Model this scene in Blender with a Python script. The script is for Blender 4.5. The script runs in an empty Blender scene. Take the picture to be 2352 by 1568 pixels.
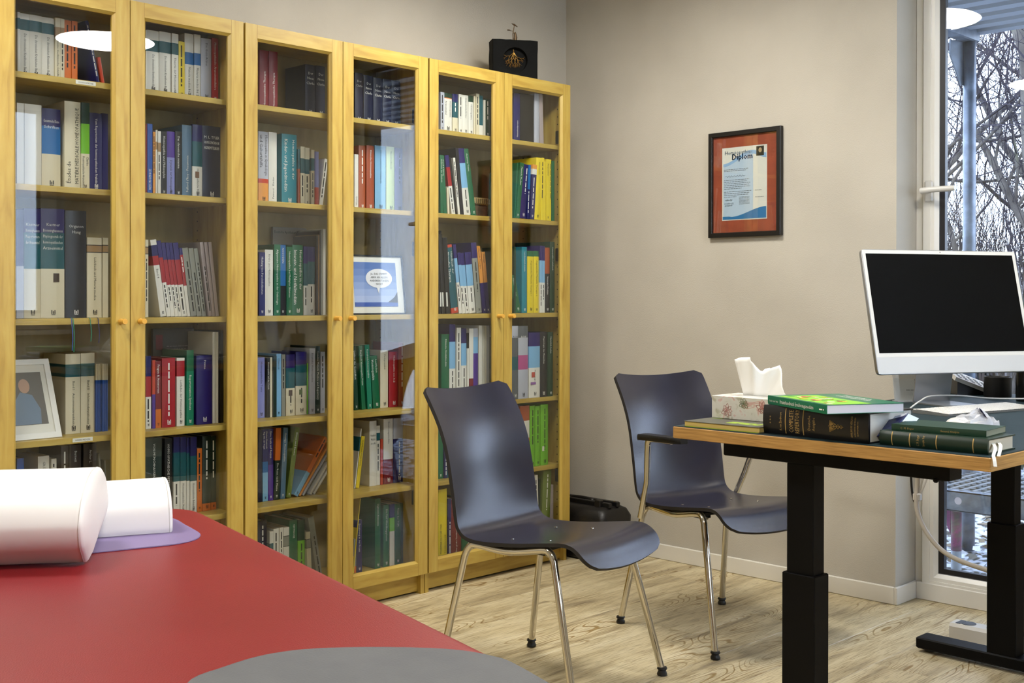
import bpy, math, random
from mathutils import Vector, Matrix
R = random.Random(7)
PI = math.pi
S = bpy.context.scene
COL = S.collection

# ---------------------------------------------------------------- camera, sky, exposure
cam_d = bpy.data.cameras.new('camera')
cam = bpy.data.objects.new('camera', cam_d); COL.objects.link(cam)
yaw, pitch, roll = .7898, -.0042, .0013
cam_d.sensor_width = 36; cam_d.lens = 2690.9/2352*36; cam_d.shift_y = -88.8/2352
cam_d.clip_start = .02; cam_d.clip_end = 200
fwd = Vector((math.sin(yaw)*math.cos(pitch), math.cos(yaw)*math.cos(pitch), math.sin(pitch)))
rt = Vector((math.cos(yaw), -math.sin(yaw), 0)); up = rt.cross(fwd)
r2 = rt*math.cos(roll)+up*math.sin(roll); u2 = -rt*math.sin(roll)+up*math.cos(roll)
cam.matrix_world = Matrix(((r2.x,u2.x,-fwd.x,-3.7106),(r2.y,u2.y,-fwd.y,-3.3273),(r2.z,u2.z,-fwd.z,1.1157),(0,0,0,1)))
S.camera = cam
S.view_settings.view_transform = 'Standard'; S.view_settings.look = 'None'
S.view_settings.gamma = 1; S.view_settings.use_curve_mapping = False
S.view_settings.exposure = 1.0
LAMP = 27.0           # ceiling lamp emission
SKY = 4.2
S.cycles.max_bounces = 8; S.cycles.diffuse_bounces = 4; S.cycles.glossy_bounces = 4
S.cycles.transmission_bounces = 6; S.cycles.transparent_max_bounces = 12
S.cycles.caustics_reflective = False; S.cycles.caustics_refractive = False
S.cycles.sample_clamp_indirect = 4; S.cycles.use_denoising = True
W = bpy.data.worlds.new('overcast_sky'); S.world = W; W.use_nodes = True
nt = W.node_tree; bg = nt.nodes['Background']
tc = nt.nodes.new('ShaderNodeTexCoord'); sp = nt.nodes.new('ShaderNodeSeparateXYZ')
rp = nt.nodes.new('ShaderNodeValToRGB'); rp.color_ramp.elements[0].position = .42; rp.color_ramp.elements[1].position = .8
rp.color_ramp.elements[0].color = (.70,.79,1,1); rp.color_ramp.elements[1].color = (.62,.72,1,1)
mr = nt.nodes.new('ShaderNodeMapRange'); mr.inputs[1].default_value = -1; mr.inputs[2].default_value = 1
nt.links.new(tc.outputs['Generated'], sp.inputs[0]); nt.links.new(sp.outputs[2], mr.inputs[0])
nt.links.new(mr.outputs[0], rp.inputs[0]); nt.links.new(rp.outputs[0], bg.inputs[0]); bg.inputs[1].default_value = SKY

# ---------------------------------------------------------------- materials
def lin(h):
    h = h.lstrip('#'); c = [int(h[i:i+2],16)/255 for i in (0,2,4)]
    return tuple(x/12.92 if x <= .04045 else ((x+.055)/1.055)**2.4 for x in c)+(1,)
MATS = {}
def mat(name, col, rough=.5, metal=0, spec=.5, coat=0, emit=0):
    if name in MATS: return MATS[name]
    m = bpy.data.materials.new(name); m.use_nodes = True; b = m.node_tree.nodes['Principled BSDF']
    c = lin(col) if isinstance(col, str) else col
    b.inputs['Base Color'].default_value = c; b.inputs['Roughness'].default_value = rough
    b.inputs['Metallic'].default_value = metal; b.inputs['Specular IOR Level'].default_value = spec
    b.inputs['Coat Weight'].default_value = coat; b.inputs['Coat Roughness'].default_value = .1
    if emit: b.inputs['Emission Color'].default_value = c; b.inputs['Emission Strength'].default_value = emit
    MATS[name] = m; return m
def N(m, t, **kw):
    n = m.node_tree.nodes.new(t)
    for k, v in kw.items(): setattr(n, k, v)
    return n
def ramp(m, stops):
    n = N(m, 'ShaderNodeValToRGB'); e = n.color_ramp.elements
    e[0].position, e[0].color = stops[0][0], lin(stops[0][1]); e[1].position, e[1].color = stops[-1][0], lin(stops[-1][1])
    for p, c in stops[1:-1]:
        q = e.new(p); q.color = lin(c)
    return n
def noisy(name, stops, scale=(1,1,1), nscale=5, detail=4, rough=.5, bump=0, bscale=None, spec=.5, distortion=0, metal=0, coat=0, rand=False):
    """principled material whose colour runs through a noise ramp in object space"""
    m = mat(name, stops[0][1], rough, metal, spec, coat); L = m.node_tree.links; b = m.node_tree.nodes['Principled BSDF']
    t = N(m,'ShaderNodeTexCoord'); mp = N(m,'ShaderNodeMapping'); mp.inputs['Scale'].default_value = scale
    L.new(t.outputs['Object'], mp.inputs[0])
    if rand:
        oi = N(m,'ShaderNodeObjectInfo'); ml = N(m,'ShaderNodeMath', operation='MULTIPLY'); ml.inputs[1].default_value = 50
        cb = N(m,'ShaderNodeCombineXYZ'); L.new(oi.outputs['Random'], ml.inputs[0])
        for i in range(3): L.new(ml.outputs[0], cb.inputs[i])
        L.new(cb.outputs[0], mp.inputs['Location'])
    n = N(m,'ShaderNodeTexNoise'); n.inputs['Scale'].default_value = nscale; n.inputs['Detail'].default_value = detail
    n.inputs['Distortion'].default_value = distortion
    L.new(mp.outputs[0], n.inputs['Vector']); r = ramp(m, stops); L.new(n.outputs[0], r.inputs[0]); L.new(r.outputs[0], b.inputs['Base Color'])
    if bump:
        n2 = n
        if bscale:
            n2 = N(m,'ShaderNodeTexNoise'); n2.inputs['Scale'].default_value = bscale; n2.inputs['Detail'].default_value = 2; L.new(t.outputs['Object'], n2.inputs['Vector'])
        bp = N(m,'ShaderNodeBump'); bp.inputs['Strength'].default_value = bump; bp.inputs['Distance'].default_value = .002
        L.new(n2.outputs[0], bp.inputs['Height']); L.new(bp.outputs[0], b.inputs['Normal'])
    return m
birch_v = noisy('birch_vertical_grain', [(.25,'#9f7f34'),(.45,'#b39543'),(.6,'#ba9e4b'),(.8,'#c3aa5b')], (9,9,1.1), 5, 5, .38, .05, distortion=.6)
birch_h = noisy('birch_horizontal_grain', [(.25,'#9f7f34'),(.45,'#b39543'),(.6,'#ba9e4b'),(.8,'#c3aa5b')], (1.1,9,9), 5, 5, .38, .05, distortion=.6)
birch_in = noisy('birch_inside', [(.3,'#8f7a45'),(.7,'#a68e57')], (6,6,1), 4, 3, .5)
wall_m = noisy('woven_beige_wallpaper', [(.3,'#b4aea1'),(.7,'#bdb7aa')], (1,1,1), 3, 3, .85, .35, 260, .2)
ceil_m = mat('ceiling_paint', '#bdb9b0', .9)
white_trim = mat('white_lacquered_trim', '#dcd8cd', .4)
pvc = mat('white_window_plastic', '#e2dfd6', .3)
gasket = mat('black_window_gasket', '#0b0b14', .35)
knob_m = mat('knob_birch', '#d9a545', .35)
black_metal = mat('black_powder_coated_steel', '#020203', .55, 0, .15)
black_pl = mat('black_plastic', '#0a0a0b', .4)
chrome = mat('chrome', '#cfc9bb', .09, 1)
alu = mat('silver_aluminium', '#b9babb', .3, .9)
white_pl = mat('white_plastic', '#c9c7c1', .35)
ink = mat('black_ink', '#16161a', .6)
gold = mat('gold_print', '#b8985a', .45, .3)
whiteink = mat('white_ink', '#e6e4de', .6)
def glass_mat():
    m = bpy.data.materials.new('clear_glass'); m.use_nodes = True; t = m.node_tree; t.nodes.clear()
    o = t.nodes.new('ShaderNodeOutputMaterial'); mx = t.nodes.new('ShaderNodeMixShader'); tr = t.nodes.new('ShaderNodeBsdfTransparent')
    g = t.nodes.new('ShaderNodeBsdfGlossy'); f = t.nodes.new('ShaderNodeFresnel'); g.inputs['Roughness'].default_value = 0.0
    ge = t.nodes.new('ShaderNodeNewGeometry'); mr = t.nodes.new('ShaderNodeMapRange'); mr.inputs[3].default_value = 1.5; mr.inputs[4].default_value = 1/1.5
    t.links.new(ge.outputs['Backfacing'], mr.inputs[0]); t.links.new(mr.outputs[0], f.inputs['IOR']); tr.inputs[0].default_value = (.95,.965,.96,1)
    t.links.new(f.outputs[0], mx.inputs[0]); t.links.new(tr.outputs[0], mx.inputs[1]); t.links.new(g.outputs[0], mx.inputs[2]); t.links.new(mx.outputs[0], o.inputs[0])
    return m
glass = glass_mat()
# laminate plank: streaky grain, different on every board
def plank_mat():
    m = mat('oak_laminate', '#b7a67f', .42, 0, .35); L = m.node_tree.links; b = m.node_tree.nodes['Principled BSDF']
    t = N(m,'ShaderNodeTexCoord'); oi = N(m,'ShaderNodeObjectInfo'); ml = N(m,'ShaderNodeMath', operation='MULTIPLY'); ml.inputs[1].default_value = 37
    cb = N(m,'ShaderNodeCombineXYZ'); L.new(oi.outputs['Random'], ml.inputs[0])
    for i in range(3): L.new(ml.outputs[0], cb.inputs[i])
    def mapped(sc):
        mp = N(m,'ShaderNodeMapping'); mp.inputs['Scale'].default_value = sc; L.new(t.outputs['Object'], mp.inputs[0]); L.new(cb.outputs[0], mp.inputs['Location']); return mp
    a = N(m,'ShaderNodeTexNoise'); a.inputs['Scale'].default_value = 3; a.inputs['Detail'].default_value = 6; a.inputs['Distortion'].default_value = .5
    L.new(mapped((.8,6,1)).outputs[0], a.inputs['Vector'])
    ra = ramp(m, [(.28,'#92846a'),(.40,'#b9a985'),(.50,'#ccbd97'),(.66,'#d8cba8'),(.8,'#d4c8a8')]); L.new(a.outputs[0], ra.inputs[0])
    # cathedral rings: contour lines of a stretched noise
    c = N(m,'ShaderNodeTexNoise'); c.inputs['Scale'].default_value = 1.6; c.inputs['Detail'].default_value = 1; L.new(mapped((1.0,5,1)).outputs[0], c.inputs['Vector'])
    mu = N(m,'ShaderNodeMath', operation='MULTIPLY'); mu.inputs[1].default_value = 150; L.new(c.outputs[0], mu.inputs[0])
    sn = N(m,'ShaderNodeMath', operation='SINE'); L.new(mu.outputs[0], sn.inputs[0])
    rc = ramp(m, [(.62,'#ffffff'),(.95,'#c0ad8c')]); L.new(sn.outputs[0], rc.inputs[0])
    mask = N(m,'ShaderNodeTexNoise'); mask.inputs['Scale'].default_value = 2.2; L.new(mapped((1,2.5,1)).outputs[0], mask.inputs['Vector'])
    rm = ramp(m, [(.5,'#000000'),(.62,'#ffffff')]); L.new(mask.outputs[0], rm.inputs[0])
    mx = N(m,'ShaderNodeMix', data_type='RGBA', blend_type='MULTIPLY'); L.new(rm.outputs[0], mx.inputs[0]); L.new(ra.outputs[0], mx.inputs[6]); L.new(rc.outputs[0], mx.inputs[7])
    # fine pores
    f = N(m,'ShaderNodeTexNoise'); f.inputs['Scale'].default_value = 14; f.inputs['Detail'].default_value = 4; L.new(mapped((1.2,26,1)).outputs[0], f.inputs['Vector'])
    rf = ramp(m, [(.33,'#9c8c70'),(.5,'#ffffff')]); L.new(f.outputs[0], rf.inputs[0])
    m2 = N(m,'ShaderNodeMix', data_type='RGBA', blend_type='MULTIPLY'); m2.inputs[0].default_value = .7; L.new(mx.outputs[2], m2.inputs[6]); L.new(rf.outputs[0], m2.inputs[7])
    L.new(m2.outputs[2], b.inputs['Base Color'])
    bp = N(m,'ShaderNodeBump'); bp.inputs['Strength'].default_value = .15; bp.inputs['Distance'].default_value = .001; L.new(f.outputs[0], bp.inputs['Height']); L.new(bp.outputs[0], b.inputs['Normal'])
    return m
plank_m = plank_mat()
def chair_mat():
    m = noisy('dark_stained_plywood', [(.3,'#181826'),(.7,'#232334')], (1,.6,.6), 8, 4, .26, .10, 420, .8); return m
ply = chair_mat()
ply_edge = mat('plywood_edge', '#15110f', .6)

# ---------------------------------------------------------------- mesh helpers
class MB:
    def __init__(s): s.v=[]; s.f=[]; s.m=[]
    def add(s, vs, fs, mi=0):
        o=len(s.v); s.v += [tuple(p) for p in vs]; s.f += [tuple(i+o for i in f) for f in fs]
        s.m += [mi]*len(fs) if isinstance(mi,int) else list(mi); return s
    def quad(s, a,b,c,d, mi=0): return s.add([a,b,c,d],[(0,1,2,3)],mi)
    def box(s, x0,y0,z0,x1,y1,z1, mi=0):
        return s.add([(x0,y0,z0),(x1,y0,z0),(x1,y1,z0),(x0,y1,z0),(x0,y0,z1),(x1,y0,z1),(x1,y1,z1),(x0,y1,z1)],
            [(0,3,2,1),(4,5,6,7),(0,1,5,4),(1,2,6,5),(2,3,7,6),(3,0,4,7)],mi)
    def cham(s, x0,y0,z0,x1,y1,z1, c=.002, mi=0):
        """box with chamfered vertical and top edges"""
        P=[(x0+c,y0),(x1-c,y0),(x1,y0+c),(x1,y1-c),(x1-c,y1),(x0+c,y1),(x0,y1-c),(x0,y0+c)]
        cx,cy=(x0+x1)/2,(y0+y1)/2
        def inset(p): return (p[0]+(c if p[0]<cx else -c), p[1]+(c if p[1]<cy else -c))
        vs=[(p[0],p[1],z0+c) for p in P]+[(p[0],p[1],z1-c) for p in P]+[(*inset(p),z1) for p in P]+[(*inset(p),z0) for p in P]
        fs=[(i,(i+1)%8,(i+1)%8+8,i+8) for i in range(8)]+[(i+8,(i+1)%8+8,(i+1)%8+16,i+16) for i in range(8)]+[tuple(range(16,24))]
        fs+=[(i+24,(i+1)%8+24,(i+1)%8,i) for i in range(8)]+[tuple(range(31,23,-1))]
        return s.add(vs,fs,mi)
    def prism(s, poly, z0, z1, mi=0, capmi=None):
        n=len(poly); cm=mi if capmi is None else capmi
        return s.add([(x,y,z0) for x,y in poly]+[(x,y,z1) for x,y in poly],
            [(i,(i+1)%n,(i+1)%n+n,i+n) for i in range(n)]+[tuple(range(n-1,-1,-1)),tuple(range(n,2*n))],[mi]*n+[cm,cm])
    def loft(s, rings, mi=0, cap=True, closed=True):
        n=len(rings[0]); vs=[p for r in rings for p in r]; fs=[]
        m = n if closed else n-1
        for k in range(len(rings)-1):
            for i in range(m):
                j=(i+1)%n; fs.append((k*n+i,k*n+j,(k+1)*n+j,(k+1)*n+i))
        if cap and closed: fs += [tuple(range(n-1,-1,-1)), tuple(range((len(rings)-1)*n,len(rings)*n))]
        return s.add(vs,fs,mi)
    def tube(s, pts, r, n=8, mi=0, cap=True):
        P=[Vector(p) for p in pts]; rr=r if isinstance(r,(list,tuple)) else [r]*len(P)
        T=[(P[min(i+1,len(P)-1)]-P[max(i-1,0)]).normalized() for i in range(len(P))]
        a=T[0].orthogonal().normalized(); rings=[]
        for i,p in enumerate(P):
            a=(a-T[i]*a.dot(T[i])).normalized(); b=T[i].cross(a)
            rings.append([p+(a*math.cos(2*PI*k/n)+b*math.sin(2*PI*k/n))*rr[i] for k in range(n)])
        return s.loft(rings,mi,cap)
    def lathe(s, prof, n=24, c=(0,0), mi=0):
        rings=[[(c[0]+r*math.cos(2*PI*k/n),c[1]+r*math.sin(2*PI*k/n),z) for k in range(n)] for r,z in prof]
        return s.loft(rings,mi,True)
    def ball(s, c, r, n=8, mi=0, sq=(1,1,1)):
        return s.loft([[(c[0]+sq[0]*r*math.sin(PI*j/n)*math.cos(2*PI*k/n), c[1]+sq[1]*r*math.sin(PI*j/n)*math.sin(2*PI*k/n), c[2]-sq[2]*r*math.cos(PI*j/n)) for k in range(n)] for j in range(1,n)],mi)
    def build(s, name, mats, parent=None, smooth=False, origin=None, loc=None, rot=None):
        me=bpy.data.meshes.new(name)
        v=s.v if origin is None else [(p[0]-origin[0],p[1]-origin[1],p[2]-origin[2]) for p in s.v]
        me.from_pydata(v,[],s.f)
        for m in (mats if isinstance(mats,(list,tuple)) else [mats]): me.materials.append(m)
        me.polygons.foreach_set('material_index', s.m)
        if smooth: me.polygons.foreach_set('use_smooth',[True]*len(me.polygons)); 
        me.update()
        if smooth: me.set_sharp_from_angle(angle=math.radians(smooth if smooth>1 else 40))
        o=bpy.data.objects.new(name,me); COL.objects.link(o)
        if origin is not None: o.location=origin
        if loc is not None: o.location=loc
        if rot is not None: o.rotation_euler=rot
        if parent: o.parent=parent
        return o
def tag(o, label=None, cat=None, group=None, kind=None):
    if label: o['label']=label
    if cat: o['category']=cat
    if group: o['group']=group
    if kind: o['kind']=kind
    return o
def thing(name, label, cat, loc=(0,0,0), rz=0, group=None):
    o=bpy.data.objects.new(name,None); COL.objects.link(o); o.location=loc; o.rotation_euler=(0,0,rz); o.empty_display_size=.1
    return tag(o,label,cat,group)
def struct(name, mb, m, parent=None, **kw):
    o=mb.build(name,m,parent,**kw)
    if not parent: o['kind']='structure'
    return o
def bez(pts, n=6):
    """catmull-rom through points"""
    P=[Vector(p) for p in pts]; P=[P[0]*2-P[1]]+P+[P[-1]*2-P[-2]]; out=[]
    for i in range(1,len(P)-2):
        for k in range(n):
            t=k/n; a,b,c,d=P[i-1],P[i],P[i+1],P[i+2]
            out.append(.5*((2*b)+(c-a)*t+(2*a-5*b+4*c-d)*t*t+(3*b-a-3*c+d)*t**3))
    out.append(P[-2]); return out
# flat lettering as mesh, in a 2D frame: origin + u*ex + v*ey
_fc={}
def text_pts(txt):
    """vertices and faces of a line of lettering, height 1 per em"""
    if txt in _fc: return _fc[txt]
    cu=bpy.data.curves.new('t','FONT'); cu.body=txt; cu.resolution_u=1; cu.size=1
    ob=bpy.data.objects.new('t',cu); me=bpy.data.meshes.new_from_object(ob)
    vs=[(v.co.x,v.co.y) for v in me.vertices]; fs=[tuple(p.vertices) for p in me.polygons]
    w=max([v[0] for v in vs],default=0); bpy.data.objects.remove(ob); bpy.data.curves.remove(cu); bpy.data.meshes.remove(me)
    _fc[txt]=(vs,fs,w); return _fc[txt]
def text(mb, txt, o, ex, ey, size, width=None, align='l', mi=0, bend=None):
    vs,fs,w=text_pts(txt); sx=size
    if width and w*size>width: sx=width/w
    sh={'l':0,'c':-w*sx/2,'r':-w*sx}[align]; o=Vector(o); ex=Vector(ex); ey=Vector(ey)
    P=[o+ex*(sh+x*sx)+ey*(y*size) for x,y in vs]
    if bend: P=[bend(p) for p in P]
    mb.add(P,fs,mi)
def scribble(mb, o, ex, ey, length, size, mi=0, rnd=R, bend=None):
    """too-small-to-read print as short word strokes"""
    t=0; o=Vector(o); ex=Vector(ex); ey=Vector(ey)
    while t<length:
        w=min(rnd.uniform(1.2,4.5)*size,length-t)
        q=[o+ex*t,o+ex*(t+w),o+ex*(t+w)+ey*size*.55,o+ex*t+ey*size*.55]
        if bend: q=[bend(p) for p in q]
        mb.add(q,[(0,1,2,3)],mi); t+=w+size*.6
# ---------------------------------------------------------------- the room
XW=.303; YB=.302; XN=.456; ZC=2.62; XL=-4.6; YF=-4.3
WY0,WY1=-1.318,-2.06      # window niche
floor=struct('floor', MB().box(XL,YF,-.2,XN,YB,-.012), mat('floor_bed','#3a3226',.9))
row=0; y=YF; cache={}
while y<YB-.01:
    y1=min(y+.193,YB); x=XL-R.uniform(0,1.1)
    while x<XN:
        x1=x+1.28; a=max(x,XL); b=min(x1,XN if (y1<=WY0+.2 and y>=WY1-.2) else XW)
        if b-a>.03:
            g=.0006
            k=(round(b-a,3),round(y1-y,3))
            if k not in cache:
                mb=MB(); w,h=b-a-2*g,y1-y-2*g; c=.0012
                vs=[(0,0,-.012),(w,0,-.012),(w,h,-.012),(0,h,-.012),(0,0,-c),(w,0,-c),(w,h,-c),(0,h,-c),(c,c,0),(w-c,c,0),(w-c,h-c,0),(c,h-c,0)]
                mb.add(vs,[(0,1,5,4),(1,2,6,5),(2,3,7,6),(3,0,4,7),(4,5,9,8),(5,6,10,9),(6,7,11,10),(7,4,8,11),(8,9,10,11)])
                o=mb.build('plank',plank_m,floor); cache[k]=o.data
            else:
                o=bpy.data.objects.new('plank',cache[k]); COL.objects.link(o); o.parent=floor
            o.location=(a+g,y+g,0)
        x=x1+0
    y=y1
struct('ceiling', MB().box(XL,YF,ZC,XN+.2,YB+.1,ZC+.1), ceil_m)
struct('wall_back', MB().box(XL-.1,YB,-.2,XW+.35,YB+.12,ZC), wall_m)
mb=MB(); mb.box(XW,WY0,-.2,XW+.35,YB,ZC); mb.box(XW,YF,-.2,XW+.35,WY1,ZC); mb.box(XW,WY1,2.50,XW+.35,WY0,ZC)
struct('wall_right', mb, wall_m)
struct('wall_left', MB().box(XL-.1,YF,-.2,XL,YB,ZC), wall_m)
mb=MB(); a0,a1,zt=-2.3,-.25,2.47
mb.box(XL-.1,YF-.3,-.2,a0,YF,ZC); mb.box(a1,YF-.3,-.2,XW+.35,YF,ZC); mb.box(a0,YF-.3,zt,a1,YF,ZC); mb.box(a0,YF-.3,-.2,a1,YF,.9)
struct('wall_front', mb, wall_m)
# baseboards: body with a thin bevelled lip
def baseboard(name, pts, h=.065, t=.012):
    mb=MB()
    for (x0,y0,x1,y1) in pts: mb.cham(min(x0,x1),min(y0,y1),0,max(x0,x1),max(y0,y1),h,.003)
    return struct(name,mb,white_trim)
baseboard('baseboard_right',[(XW-.012,WY0,XW,YB),(XW-.012,WY0-.012,XN-.004,WY0),(XN-.016,WY1,XN-.004,WY0-.012),(XW-.012,YF,XW,WY1)])
baseboard('baseboard_back',[(-4.6,YB-.012,-2.42,YB)])
baseboard('baseboard_front',[(XL,YF,XW,YF+.012)])
baseboard('baseboard_left',[(XL,YF,XL+.012,YB)])
# window_1: floor-to-ceiling casement in the niche of the right wall
def casement(name, w, z0, z1, fr=.022, sash=.082, gk=.018):
    """local: x across opening (0..w), y=0 room side, outside +y"""
    f=MB()
    for a,b,c,d in ((0,z0,fr,z1),(w-fr,z0,w,z1),(fr,z0,w-fr,z0+fr),(fr,z1-fr,w-fr,z1)): f.cham(a,.012,b,c,.075,d,.003)
    root=f.build(name,pvc,smooth=True); root['kind']='structure'
    s=MB(); i0,i1=fr+.002,w-fr-.002; k0,k1=z0+fr+.002,z1-fr-.002; e=i0+sash-fr; g=i1-(sash-fr)
    lo,hi=k0+sash-fr,k1-(sash-fr)
    # sash profile ring: flat face, step, bevel to the glass
    def ring(d,yv): return [(i0+d,yv,k0+d),(i1-d,yv,k0+d),(i1-d,yv,k1-d),(i0+d,yv,k1-d)]
    rs=[ring(0,.06),ring(0,.004),ring(.003,0),ring(.030,0),ring(.031,.003),ring(.044,.003),ring(.058,.014),ring(.060,.05)]
    s.loft(rs,0,cap=False); s.build('sash',pvc,root)
    gm=MB(); rs=[ring(.056,.013),ring(.060,.016),ring(.060+gk,.018),ring(.060+gk,.04),ring(.058,.04)]; gm.loft(rs,0,cap=False); gm.build('gasket',gasket,root)
    d=.06+gk-.004
    p=MB(); p.box(i0+d,.022,k0+d,i1-d,.026,k1-d); p.build('pane',glass,root)
    p=MB(); p.box(i0+d,.040,k0+d,i1-d,.044,k1-d); p.build('pane',glass,root)
    return root
w1=casement('window_1', 2.06-1.318, .012, 2.50, fr=.03, sash=.07)
w1.location=(XN-.012,WY0,0); w1.rotation_euler=(0,0,-PI/2)
# handle on window_1 (turned horizontal = open position)
h=MB(); h.lathe([(.0,0),(.014,0),(.016,.003),(.016,.009),(.0,.010)],16)
mbh=MB(); mbh.cham(-.016,-.011,-.045,.016,-.001,.035,.005); 
hr=mbh.build('handle_rose',white_pl,w1,smooth=True,loc=(.058,.002,1.515))
lv=MB(); lv.tube([(0,0,0),(0,-.035,0)],.009,10); lv.tube(bez([(-.008,-.042,-.002),(.03,-.045,0),(.12,-.043,.001)],5),[.012]*5+[.011]*5+[.0095],10)
lv.build('lever',white_pl,hr,smooth=True,loc=(0,-.010,-.004))
# window_2 behind the camera
w2=casement('window_2', a1-a0, .9, zt, fr=.05, sash=.1); w2.location=(a1,YF-.1,0); w2.rotation_euler=(0,0,PI)
struct('trim_1', MB().cham(a0-.05,YF-.1,.87,a1+.05,YF+.08,.9,.004), white_trim)

# ---------------------------------------------------------------- ceiling lamps
lamp_m=mat('lamp_glow',(1,.965,.90,1),.5,emit=LAMP)
for i,(x,yv,l) in enumerate([(-.80,-.74,'white glowing disc ceiling lamp nearest the framed diploma'),(-2.93,-.56,'white glowing disc ceiling lamp above the left bookcase'),
        (-.83,-2.52,'white glowing disc ceiling lamp above the desk'),(-2.95,-2.6,'white glowing disc ceiling lamp above the red treatment table')]):
    t=thing('ceiling_lamp',l,'lamp',(x,yv,2.45),0,'disc lamps on the ceiling')
    MB().lathe([(.02,0),(.10,.001),(.19,.005),(.235,.010),(.246,.014)],40).build('glass_shade',lamp_m,t,smooth=60)
    MB().lathe([(.246,.0145),(.250,.016),(.246,.024),(.20,.055),(.02,.058)],40).build('lamp_rim',white_pl,t,smooth=60)
    MB().lathe([(.05,.055),(.10,.058),(.10,.17),(.05,.17)],24).build('mount',white_pl,t,smooth=True)
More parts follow.
